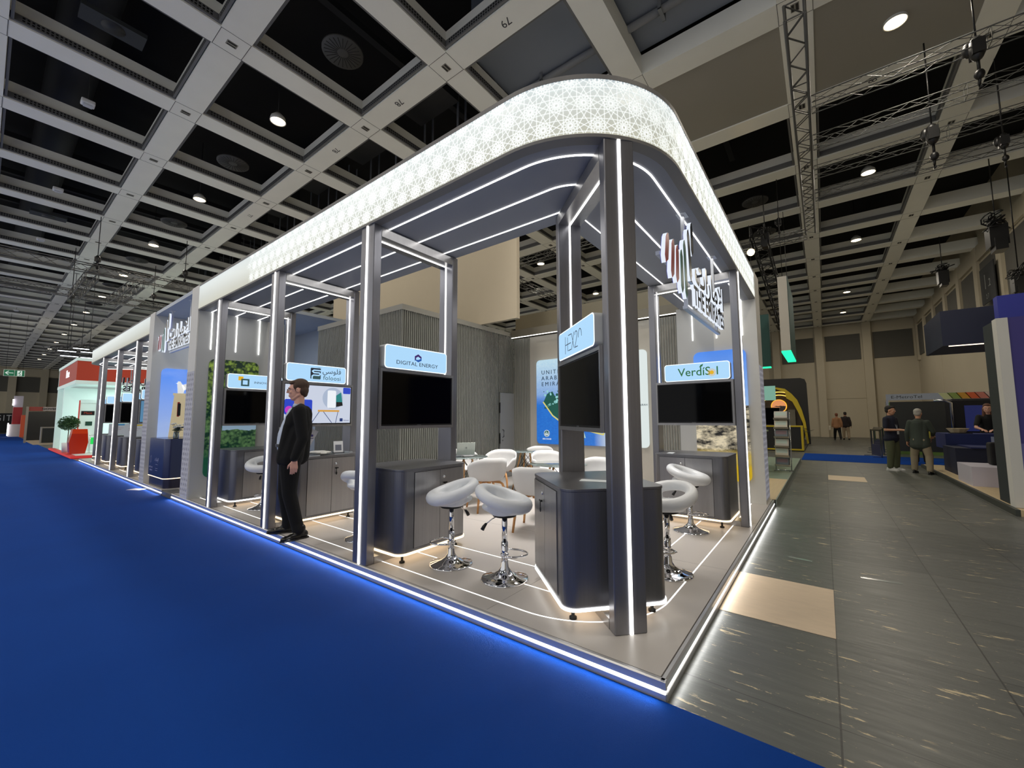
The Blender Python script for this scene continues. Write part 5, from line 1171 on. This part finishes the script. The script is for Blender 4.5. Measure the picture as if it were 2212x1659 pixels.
for k in range(6):
    z = .12+.235*k; x = -.02-.014*k; MB().box(x, x+.12, -.165, .165, z, z+.006).box(x+.115, x+.12, -.165, .165, z, z+.05).obj('shelf', ALU, t)
for k in range(6):
    for j in range(3):
        z = .115+.235*k; x = -.02-.014*k+.085-.02*j; g = random.choice(((214, 212, 206), (70, 78, 92), (224, 220, 206), (120, 130, 140), (34, 40, 50)))
        m_ = MB().box(-.003, .003, -.145, .145, 0, .215).box(.003, .0035, -.12, .12, .10, .19, 1).obj('magazine', [mat('mz_%d' % g[0], g, .4), mat('mz_p%d' % (g[2]), (g[2], g[0], g[1]), .4)])
        R = t.matrix_basis @ Matrix.Translation((x, 0, z+.006)) @ Matrix.Rotation(-.15, 4, 'Y') if False else Matrix.Translation((10.25, .16, .104)) @ Matrix.Rotation(math.radians(168), 4, 'Z') @ Matrix.Translation((x, .01*(j-1), z+.008)) @ Matrix.Rotation(-.15, 4, 'Y')
        m_.matrix_world = R; tag(m_, 'magazine in the %s tier from the floor of the wire rack, %s' % (('first', 'second', 'third', 'fourth', 'fifth', 'top')[k], ('front one', 'middle one', 'rear one')[j]), 'magazine', 'magazines in the wire rack')
# black and yellow stand
YL_ = mat('yellow_trim', (200, 176, 30), .5); BKS = mat('black_stand', (22, 22, 22), .5)
by = thing('black_yellow_stand', 'black exhibition stand with a sweeping yellow arch', 'exhibition stand')
arch = [(0, 3.0), (.8, 3.0), (1.3, 2.95), (1.9, 2.6), (2.4, 2.0), (2.75, 1.3), (2.95, .55), (3.0, .1)]
MB().box(19.2, 29.6, .03, 4.5, 0, .05).obj('deck', BKS, by)
Mb = plane_M((24.5, 3.2, 0), (0, -1, 0), (0, 0, 1)); k = MB()
outer = [(-2, .05), (-2, 3.62), (3.0, 3.58), (3.2, 3.50), (3.26, 3.3), (3.30, .05), (3.2, .05), (3.1, 1.2), (2.97, 1.85), (2.78, 2.40), (2.55, 2.75), (2.25, 3.0), (1.9, 3.1), (-1.9, 3.1), (-1.9, .05)]; k.prism(outer, -.4, 0, 0, Mb); k.obj('arch_wall', BKS, by)
k = MB(); cv = [(-1.9, 3.13), (1.9, 3.12), (2.3, 3.02), (2.58, 2.75), (2.82, 2.40), (3.0, 1.85), (3.13, 1.2), (3.22, .1)]; cw = [.05, .10, .20, .24, .22, .18, .12, .08]
k.add([Mb @ Vector((p[0]-(w if i > 2 else 0), p[1]-(w if i <= 3 else w*.4), z)) if t else Mb @ Vector((p[0], p[1], z)) for z in (.0, .05) for t in (0, 1) for i, (p, w) in enumerate(zip(cv, cw))],
      [f for i in range(7) for f in ((i, i+1, 9+i, 8+i), (16+i, 17+i, 25+i, 24+i), (i, i+1, 17+i, 16+i), (8+i, 9+i, 25+i, 24+i))])
k.obj('yellow_arch', YL_, by)
MB().box(25.6, 25.7, .3, 5, .05, 3.3).obj('rear_wall', mat('brown_wall', (62, 54, 44), .6), by)
k = MB(); Mc = plane_M((25.55, 1.39, .33), (0, -1, 0), (0, 0, 1))
for r, z in ((.95, 1.48), (1.13, 1.48)): stroke(k, Mc, [(r*1.0*math.cos(a)+.10, z+r*.98*math.sin(a)) for a in [i*PI/30+PI*.16 for i in range(22)]], .035, 0, .03)
k.obj('arc_light', emi('arc_gold', (250, 200, 90), 2.2), by)
k = MB(); Mc = Mc @ Matrix.Translation((.0, .97, 0)) @ Matrix.Diagonal((.62, .62, 1, 1)) @ Matrix.Translation((0, -.45, 0)); k.prism(circ(.15, 1.75, .62, 36), 0, .05, 0, Mc); k.prism(circ(.15, 1.75, .56, 36), .05, .06, 1, Mc); flat(k, Mc, [(-.38, 1.52), (-.2, 1.6), (.1, 1.58), (.45, 1.78), (.69, 1.74), (.62, 1.46), (.4, 1.26), (.15, 1.2), (-.1, 1.25), (-.3, 1.4)], .06, .065, 2); flat(k, Mc, [(-.25, 1.72), (-.05, 1.78), (.1, 1.74), (.3, 1.80), (.5, 1.72), (.3, 1.69), (.1, 1.66), (-.1, 1.70)], .061, .066, 2); k.obj('round_picture', [emi('gold_ring', (240, 170, 50), 1.4), emi('orange_scene', (232, 150, 96), .9), emi('scene_dark', (60, 48, 44), .4)], by)
tag(MB().prism(rrect(.51, .84, .66, 1.57, .02), 0, .05, 0, plane_M((25.55, 1.39, .33), (0, -1, 0), (0, 0, 1))).obj('poster', mat('stone_poster', (120, 116, 100), .6, var=.3, vscale=3)), 'pale stone-coloured upright poster inside the black and yellow stand', 'poster')
t = thing('counter', 'black counter with yellow edges at the front of the black stand', 'counter', (19.2, .35, .05)); MB().box(0, .6, -.25, 1.1, .06, 1.0).obj('body', BKS, t); MB().box(-.03, .65, -.32, 1.15, 1.0, 1.05).box(-.03, .65, -.32, 1.15, 0, .06).box(-.03, .65, -.32, -.25, .06, 1.0).obj('yellow_edge', YL_, t)
def palm(loc, s, label):
    t = thing('potted_palm', label, 'plant', loc); MB().lathe([(0, 0), (.14*s, 0), (.19*s, .36*s), (.16*s, .36*s), (0, .33*s)], n=18).obj('pot', BLACKP, t); lf = MB(); random.seed(int(loc[0]*10))
    for k in range(16):
        a = k*2.4; L = random.uniform(.5, .8)*s; pts = [Vector((L*u*math.cos(a), L*u*math.sin(a), .35*s+L*(1.1*u-.9*u*u*random.uniform(.6, 1.2)))) for u in (0, .3, .6, 1)]
        vs = []; 
        for i, p in enumerate(pts): w = (.01, .045, .04, .002)[i]*s; n = Vector((-math.sin(a), math.cos(a), 0)); vs += [p-n*w, p+n*w]
        lf.add(vs, [(2*i, 2*i+1, 2*i+3, 2*i+2) for i in range(3)], 0, True)
    o = lf.obj('leaves', mat('palm_green', (40, 56, 38), .5), t); sd = o.modifiers.new('s', 'SOLIDIFY'); sd.thickness = .004
    return t
palm((21.2, .75, .05), 1.1, 'larger dark potted palm behind the black and yellow counter'); palm((23.8, .45, .05), 1.2, 'potted palm at the foot of the yellow arch')
# hanging green banners
for (x, y0, y1, z0, z1, lab, m_) in ((11.2, -.10, .12, 3.30, 5.40, 'hanging white-edged banner with glowing green underside', 0), (14.0, .62, 1.5, 3.19, 5.0, 'dark teal hanging banner behind the white-edged one', 1)):
    t = thing('hanging_banner', lab, 'hanging banner'); x1 = x+(2.6 if m_ == 0 else .2)
    MB().box(x, x1, y0, y1, z0, z1).obj('frame', mat('banner_white', (196, 192, 184), .6) if m_ == 0 else mat('banner_teal', (28, 70, 68), .6), t)
    MB().box(x+.01, x1, y0-.012, y0, z0, z1).obj('green_side', mat('banner_teal', (28, 70, 68), .6), t)
    MB().box(x, x1, y0, y1, z0-.04, z0-.001).obj('light_edge', emi('green_light', (30, 220, 150), 2.0 if m_ == 0 else .9), t)
    for xx in (x+.2, x1-.05): MB().tube([(xx, (y0+y1)/2, z1), (xx, (y0+y1)/2, ZC)], .008, 6).obj('cable', BLACKM, t)
# telecom stand
OLD = mat('stand_charcoal', (44, 46, 46), .6); em = thing('telecom_stand', 'grey exhibition stand with colourful header reading E-MetroTel', 'exhibition stand')
X0 = 17.0; Me = plane_M((X0, -2.48, 0), (0, -1, 0), (0, 0, 1))
MB().box(0, 3.2, 2.04, 2.25, -.08, 0, 0, Me).obj('header', emi('header_print', (170, 172, 174), .22), em)
k = MB()
for i, c in enumerate(((190, 196, 150), (130, 150, 80), (190, 140, 50), (200, 90, 50), (180, 110, 100), (190, 170, 165))): flat(k, Me, [(1.28+.2*i+.12, 2.045), (1.50+.2*i+.12, 2.045), (1.50+.2*i, 2.245), (1.28+.2*i, 2.245)], .001, .002, i)
k.obj('header_colours', [mat('hc_%d' % i, c, .6) for i, c in enumerate(((190, 196, 150), (130, 150, 80), (190, 140, 50), (200, 90, 50), (180, 110, 100), (190, 170, 165)))], em)
text('lettering', 'E-MetroTel', Me @ T(.12, 2.14, .001), .14, mat('letter_dark', (40, 42, 44), .5), em, .0005, align='LEFT', xs=1.2); text('lettering', 'HALL 2-107', Me @ T(2.15, 2.15, .001), .08, mat('letter_dark', (0, 0, 0)), em, .0005, align='LEFT')
for (x, y) in ((X0, -2.5), (X0+4.2, -2.86), (X0+2.2, -2.68)): MB().box(x-.03, x+.03, y-.03, y+.03, 0, 2.05).obj('post', ALU, em)
MB().box(X0+3.0, X0+3.06, -5.9, -2.75, 0, 2.04).obj('rear_wall', mat('green_print', (96, 128, 64), .7, var=.4, vscale=2), em); MB().box(X0, X0+.02, -3.95, -2.56, .3, 1.98).obj('side_wall', OLD, em)
MB().box(X0+2.9, X0+2.98, -4.9, -4.3, .9, 1.95).obj('lit_poster', emi('pale_poster', (206, 214, 190), .7), em)
for i, (x, y) in enumerate(((17.5, -2.3), (19.2, -2.5), (20.8, -2.65), (22.4, -2.75))):
    t = thing('banner_frame', 'empty aluminium display frame %s along the right aisle' % ('nearest the talking men', 'second', 'third', 'farthest')[i], 'frame', (x, y, 0), math.radians(10), 'aluminium display frames')
    MB().box(0, 1.1, -.02, .02, 0, .05).box(0, .05, -.02, .02, 0, 1.0).box(1.05, 1.1, -.02, .02, 0, 1.0).box(0, 1.1, -.02, .02, .95, 1.0).box(.0, .04, -.25, .25, 0, .03).box(1.06, 1.1, -.25, .25, 0, .03).obj('frame', ALU, t); MB().box(.05, 1.05, -.005, .005, .05, .45).obj('dark_panel', mat('panel_navy', (40, 44, 70), .6), t)
# blue counters
NB = mat('navy_counter', (26, 40, 96), .55); NB2 = mat('deep_navy', (22, 30, 58), .6)
rp = thing('wood_platform', 'low oak platform along the right aisle with dark edge', 'platform'); MB().box(7.1, 14.5, -5.9, -2.93, 0, .09).obj('deck', WF, rp); MB().box(7.1, 14.5, -2.93, -2.88, 0, .094).obj('edge', mat('edge_dark', (70, 74, 70), .5, .4), rp)
t = thing('blue_counter', 'long royal blue counter at which the two men talk', 'counter'); MB().box(13.2, 14.4, -5.8, -3.22, .62, 1.02).obj('top_block', NB, t); MB().box(13.3, 14.35, -5.8, -3.4, .09, .62).obj('base', NB2, t)
t = thing('navy_counter', 'lower dark navy counter in front of the royal blue one', 'counter'); MB().box(11.9, 13.15, -5.4, -3.15, .09, .72).obj('base', NB2, t); MB().box(11.85, 13.18, -5.4, -3.4, .72, .75).obj('top', NB, t)
t = thing('white_bench_box', 'white low box seat on the oak platform', 'bench'); MB().box(9.8, 10.9, -4.6, -2.99, .09, .47).obj('front', mat('lilac_white', (196, 192, 206), .6), t)
t = thing('backpack', 'black backpack resting on the white box', 'backpack', (10.5, -3.55, .47)); bevel(MB().box(-.14, .14, -.17, .17, 0, .46).box(.12, .20, -.13, .13, .05, .30).obj('bag', mat('backpack_black', (20, 20, 22), .8, bump=.2), t), .06, 3)
t = thing('folding_chair', 'dark red folded metal chair on the white box', 'chair', (10.35, -3.95, .47)); 
for y in (-.14, .14): MB().tube([(-.1, y, 0), (.12, y, .42)], .014, 8).tube([(.14, y, 0), (-.12, y, .40)], .014, 8).obj('leg', mat('dark_red', (96, 30, 44), .5), t)
MB().box(-.14, .14, -.15, .15, .2, .215).obj('seat', mat('dark_red', (0, 0, 0)), t)
t = thing('gift_bowl', 'cream folded paper bowl on the blue counter', 'bowl', (13.75, -3.55, 1.02)); MB().lathe([(0, 0), (.12, 0), (.22, .13), (.21, .13), (.11, .012), (0, .012)], n=10, smooth=False).obj('bowl', mat('cream_paper', (222, 204, 170), .7), t)
t = thing('tablet', 'black flat tablet beside the cream bowl', 'tablet', (13.5, -3.55, 1.02)); MB().box(-.1, .1, -.2, .2, 0, .02).obj('body', BLACKP, t)
t = thing('card_holder', 'small clear sign holder on the lower navy counter', 'sign holder', (12.2, -3.85, .75)); MB().box(-.004, .004, -.05, .05, .004, .24).box(-.05, .05, -.07, .07, 0, .006).obj('holder', mat('clear_acrylic', (170, 180, 210), .1), t)
t = thing('power_adapter', 'white plug adapter with cable on the lower navy counter', 'adapter', (12.0, -4.35, .75)); bevel(MB().box(-.05, .05, -.07, .07, 0, .12).obj('body', WHITEP, t), .015); MB().tube([(0, 0, .12), (0, -.02, .17), (0, -.08, .19), (0, -.13, .16), (0, -.15, .01)], .008, 8).obj('cable', WHITEP, t)
t = thing('machine', 'large black kiosk machine with blue screen behind the counter', 'kiosk', (15.6, -4.35, .09)); bevel(MB().box(-.3, .3, -.75, .65, .0, 1.9).obj('body', mat('machine_black', (22, 22, 26), .4), t), .06); MB().box(-.32, -.30, -.45, .35, .95, 1.7).obj('screen', emi('machine_blue', (28, 36, 90), .6), t); MB().box(-.42, -.3, -.85, -.75, 1.0, 1.75).obj('side_arm', BLACKP, t); 
MB().tube([(-.35, .62, .9), (-.35, .62, 1.78), (-.35, .75, 1.86), (-.35, .98, 1.86)], .035, 8).obj('tube', ALU, t)
t = thing('purple_stand', 'tall purple and dark stand wall with white edge at the right picture border', 'stand wall')
MB().box(7.5, 8.1, -3.35, -2.96, .095, 2.98).obj('dark_wall', mat('slate_wall', (40, 48, 52), .6), t); MB().box(7.30, 7.5, -3.05, -2.93, .095, 2.98).obj('white_edge', mat('white_edge', (206, 206, 202), .6), t)
MB().box(7.32, 7.5, -6, -3.05, .095, 1.05).obj('lilac_panel', mat('lilac_panel', (104, 104, 168), .6), t); MB().box(7.32, 7.5, -6, -3.05, 1.05, 2.98).obj('purple_panel', mat('purple_panel', (60, 54, 128), .6), t)
MB().prism([(-.0, 0), (.05, 0), (.02, .95)], 0, .003, 0, plane_M((7.318, -3.35, .05), (0, -1, 0), (0, 0, 1))).prism([(.06, 0), (.14, 0), (.10, .6)], 0, .003, 0, plane_M((7.318, -3.30, .05), (0, -1, 0), (0, 0, 1))).obj('spike_print', mat('spike_print', (66, 60, 130), .6), t)
t = thing('navy_canopy_box', 'hanging dark navy box with a lit lower edge above the right aisle', 'hanging banner'); MB().box(9.0, 10.6, -5.8, -2.62, 2.82, 3.5).obj('box', mat('canopy_navy', (26, 32, 58), .6), t); MB().box(8.995, 9.01, -3.15, -2.70, 2.80, 2.815).obj('light_line', emi('warm_line', (255, 226, 190), 3), t)
tag(MB().box(8.0, 8.2, -5.0, -3.13, 3.08, 3.47).obj('blue_header', mat('royal_header', (44, 52, 150), .6)), 'royal blue header block above the purple wall', 'stand header')
Mbn = plane_M((20.2, -5.85, 6.3), (1, 0, 0), (0, 0, 1)) if False else plane_M((20.3, -5.86, 6.35), (-1, 0, 0), (0, 0, 1))
t = thing('hall_number_banner', 'dark banner with pale hall number on the right wall', 'banner'); MB().box(-.8, .8, -.62, .75, 0, .03, 0, Mbn).obj('cloth', mat('banner_dark', (40, 42, 44), .8), t); BNW = mat('banner_letter', (150, 152, 150), .8)
text('lettering', '1', Mbn @ T(-.25, .15, .031), .8, BNW, t, .001); text('lettering', '.2', Mbn @ T(.2, .05, .031), .4, BNW, t, .001); text('lettering', '2 7', Mbn @ T(-.1, -.4, .031), .25, BNW, t, .001)
# ================================================================== STANDS ON THE LEFT
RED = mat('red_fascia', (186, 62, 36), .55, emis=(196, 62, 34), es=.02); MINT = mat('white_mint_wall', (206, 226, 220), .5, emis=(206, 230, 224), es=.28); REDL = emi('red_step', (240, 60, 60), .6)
rs = thing('red_stand', 'white exhibition stand with deep orange red fascia beyond the far wing', 'exhibition stand')
MB().box(.06, .22, 23.2, 29.2, 3.06, 3.86).box(.22, 6.5, 23.2, 23.36, 3.06, 3.86).obj('fascia', RED, rs)
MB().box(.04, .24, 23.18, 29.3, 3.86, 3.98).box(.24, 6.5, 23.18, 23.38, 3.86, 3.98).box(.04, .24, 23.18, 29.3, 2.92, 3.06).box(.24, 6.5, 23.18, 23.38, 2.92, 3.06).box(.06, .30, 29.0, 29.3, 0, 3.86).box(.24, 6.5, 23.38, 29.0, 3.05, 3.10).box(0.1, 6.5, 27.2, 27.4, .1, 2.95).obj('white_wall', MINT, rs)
MB().box(-.05, 6.5, 21.6, 29.4, 0, .10).obj('step', mat('red_carpet', (200, 50, 44), .7), rs); MB().box(0.1, 6.5, 21.9, 29.2, .10, .104).obj('white_floor', mat('white_floor', (216, 226, 222), .4), rs); MB().box(-.07, -.05, 21.6, 29.4, .02, .09).box(-.05, 2.5, 21.58, 21.6, .02, .09).obj('step_light', REDL, rs)
Mr = plane_M((.055, 26.2, 3.48), (0, -1, 0), (0, 0, 1)); text('lettering', 'Mace', Mr @ T(.3, .0), .5, emi('letter_white', (240, 240, 240), 1.2), rs, .01)
Mr2 = plane_M((2.2, 23.19, 3.46), (1, 0, 0), (0, 0, 1)); k = MB(); k.prism(circ(.35, 0, .30, 30), 0, .02, 0, Mr2); k.prism(circ(.42, -.02, .13, 20), .02, .025, 1, Mr2); k.prism(circ(.5, -.28, .32, 24, .1), .0, .018, 0, Mr2); k.obj('round_logo', [emi('letter_white', (0, 0, 0), 1), RED], rs)
area('red_stand_light', (3.0, 25.2, 2.9), 4, 120, (.86, 1, .95), sy=3)
rb = thing('red_cabin', 'white cabin wall with small dark screens inside the red stand', 'cabin', (.42, 25.0, .104)); MB().box(0, .55, 0, .1, 0, 2.1).box(0, .55, -.05, .12, 2.1, 2.24).obj('wall', MINT, rb); MB().box(.05, .46, -.02, 0, 1.56, 1.74).obj('dark_sign', BLACKP, rb); MB().box(.20, .41, -.02, 0, 1.10, 1.28).obj('green_screen', emi('dark_green', (16, 80, 60), .5), rb); MB().box(-.03, 0, -.05, .1, 0, 2.2).box(.55, .58, -.05, .1, 0, 2.2).obj('red_strip', emi('thin_red', (214, 70, 60), .6), rb)
text('lettering', 'Mace', plane_M((.255, -.021, 1.65), (1, 0, 0), (0, 0, 1)), .12, RED, rb, .001)
rc = thing('red_counter', 'glossy orange red tapered reception counter with a plant on it', 'counter', (.30, 23.35, .104)); 
MB().prism([(-.26, .0), (.17, .0), (.24, .45), (.21, .80), (-.24, .80), (-.30, .45)], -.28, .28, 0, plane_M((0, 0, 0), (1, 0, 0), (0, 0, 1))).obj('body', mat('red_gloss', (200, 44, 12), .2), rc); MB().prism([(-.24, .80), (.21, .80), (.19, .98), (-.22, .98)], -.28, .28, 0, plane_M((0, 0, 0), (1, 0, 0), (0, 0, 1))).obj('top', mat('orange_gloss', (236, 70, 20), .2), rc)
ol = thing('potted_tree', 'bushy green olive-like plant behind the red counter', 'plant', (.10, 24.6, .104)); MB().lathe([(0, 0), (.14, 0), (.17, .4), (.15, .4), (0, .38)], n=16).obj('pot', WHITEP, ol); MB().tube([(0, 0, .38), (.01, .01, .9), (0, 0, 1.25)], .015, 8).obj('stem', mat('bark', (96, 78, 58), .8), ol)
lf = MB(); random.seed(12)
for k in range(2200):
    v = Vector((random.gauss(0, 1), random.gauss(0, 1), random.gauss(0, 1))).normalized()*random.uniform(.08, .33); c = Vector((0, 0, 1.22))+Vector((v.x, v.y, v.z*.95)); d = Vector((random.gauss(0, 1), random.gauss(0, 1), random.gauss(0, .6))).normalized(); n = d.cross(Vector((random.random(), random.random(), random.random()))).normalized()
    lf.add([c-d*.045, c+n*.016, c+d*.045, c-n*.016], [(0, 1, 2, 3)])
lf.obj('leaves', mat('olive_leaf', (66, 104, 62), .6, var=.3, vscale=8), ol)['kind'] = 'stuff'
gc = thing('green_crate', 'glowing green box on a thin frame beside the red counter', 'display box', (.78, 23.5, .104)); MB().box(-.12, .2, -.1, .1, .35, .62).obj('box', emi('neon_green', (20, 226, 90), .9), gc)
fr = MB()
for x in (-.16, .24):
    for y in (-.14, .14): fr.tube([(x, y, 0), (x, y, .72)], .008, 6)
fr.tube([(-.16, -.14, .72), (.24, -.14, .72), (.24, .14, .72), (-.16, .14, .72)], .008, 6, closed=True); fr.obj('frame', ALU, gc)
# stands farther away
Mx = plane_M((-1.02, 40.72, 4.49), (1, 0, 0), (0, 0, 1))
ex = thing('exit_sign', 'green emergency exit sign with white arrow and running figure', 'sign'); MB().box(-.44, .44, -.21, .21, -.05, 0, 0, Mx).obj('body', mat('sign_white', (220, 226, 220), .5), ex)
k = MB(); k.prism([(-.42, -.19), (.0, -.19), (.0, .19), (-.42, .19)], 0, .004, 0, Mx); k.prism([(.02, -.19), (.42, -.19), (.42, .19), (.02, .19)], 0, .004, 0, Mx)
stroke(k, Mx, [(-.05, 0), (-.36, 0)], .035, .004, .008, 1); stroke(k, Mx, [(-.24, .11), (-.36, 0), (-.24, -.11)], .035, .004, .008, 1)
k.prism([(.12, -.16), (.32, -.16), (.32, .16), (.12, .16)], .004, .006, 1, Mx); k.prism(circ(.25, .11, .03, 12), .006, .008, 0, Mx)
stroke(k, Mx, [(.24, .07), (.20, -.02), (.26, -.07), (.23, -.14)], .03, .006, .008, 0); stroke(k, Mx, [(.20, -.02), (.15, -.06), (.09, -.05)], .025, .006, .008, 0); stroke(k, Mx, [(.29, .03), (.22, .05), (.16, .02)], .02, .006, .008, 0)
k.obj('pictogram', [emi('exit_green', (10, 118, 78), .55), emi('exit_white', (226, 240, 230), .8)], ex)
for x in (-.35, .35): MB().tube([Mx @ Vector((x, .21, -.02)), Mx @ Vector((x, ZC-4.49, -.02))], .008, 5).obj('hanger', BLACKM, ex)
gx = thing('dark_banner_wall', 'long dark wall with large pale GITEX lettering at the far aisle end', 'banner'); MB().box(-3, .62, 76, 76.2, 0, 2.28).obj('wall', mat('banner_night', (26, 28, 32), .7), gx); text('lettering', 'GITEX', plane_M((-1.1, 75.99, 1.69), (1, 0, 0), (0, 0, 1)), 1.0, mat('banner_silver', (210, 212, 216), .5), gx, .005, align='LEFT', xs=.68, space=1.25)
gv = thing('government_stand', 'dark stand with grey header reading GOVERNMENT at the far left', 'exhibition stand')
MB().box(-.36, 6, 40.0, 40.1, 2.05, 2.32).obj('header', mat('grey_header', (158, 150, 146), .6), gv); MB().box(-.36, .3, 39.99, 40.0, 2.05, 2.32).obj('red_swirl', mat('swirl_red', (140, 60, 50), .6), gv); text('lettering', 'GOVERNMENT', plane_M((.25, 39.98, 2.19), (1, 0, 0), (0, 0, 1)), .17, mat('letter_dark', (0, 0, 0)), gv, .003, align='LEFT', xs=1.25, bold=.004)
MB().box(-.2, 6, 44, 44.1, 0, 2.05).obj('dark_wall', mat('stand_black', (9, 10, 12), .7), gv); MB().box(-.40, -.30, 39.9, 40.05, 0, 2.32).obj('post', mat('post_grey', (140, 132, 120), .5), gv); MB().box(-.2, 6, 36, 44, 0, .03).obj('stand_floor', mat('beige_floor', (150, 136, 118), .6), gv)
t = thing('cabinet', 'dark glass-fronted cabinet in front of the government stand', 'cabinet', (.25, 37.2, .03)); MB().box(-.12, .5, 0, .6, 0, 1.0).obj('body', mat('cab_grey', (130, 126, 118), .5), t); MB().box(-.07, .45, -.01, 0, .05, .93).obj('glass', BLACKP, t)
tag(MB().box(.58, 1.5, 38.0, 38.6, .03, .98).obj('counter', mat('beige_counter', (176, 164, 146), .6)), 'plain beige counter right of the dark glass-fronted cabinet', 'counter')
t = thing('red_white_tower', 'red and white tower with glowing edge by the far dark wall', 'stand tower'); MB().box(-.42, .10, 56, 57, 1.1, 2.6).obj('red_block', mat('tower_red', (170, 30, 40), .5), t); MB().box(-.42, .10, 56, 57, 2.6, 3.6).obj('white_block', mat('tower_white', (190, 184, 196), .5), t); MB().box(-.6, .1, 56, 57, 0, 1.1).obj('base', mat('tower_base', (200, 196, 196), .5), t); MB().box(-.66, -.6, 55.9, 56.1, .1, 1.2).obj('light_edge', emi('tower_light', (255, 250, 255), 5), t); MB().box(-.50, -.42, 55.9, 56, 2.75, 3.3).obj('lit_emblem', emi('tower_light', (255, 250, 255), 5), t); MB().box(.02, .26, 54.9, 55.2, 0, 1.9).obj('orange_panel', mat('tower_orange', (224, 90, 50), .5), t)
area('far_booth_light', (1.5, 41.5, 2.9), 2, 60, (1, .95, .7), direction=(0, 1, .6), sy=.3)
area('right_booth_light', (16.5, -5.0, 2.35), 2, 30, (1, .9, .68), direction=(.2, -1, .9), sy=.3)
SC.cycles.use_denoising = True
SC.cycles.max_bounces = 6; SC.cycles.sample_clamp_indirect = 6
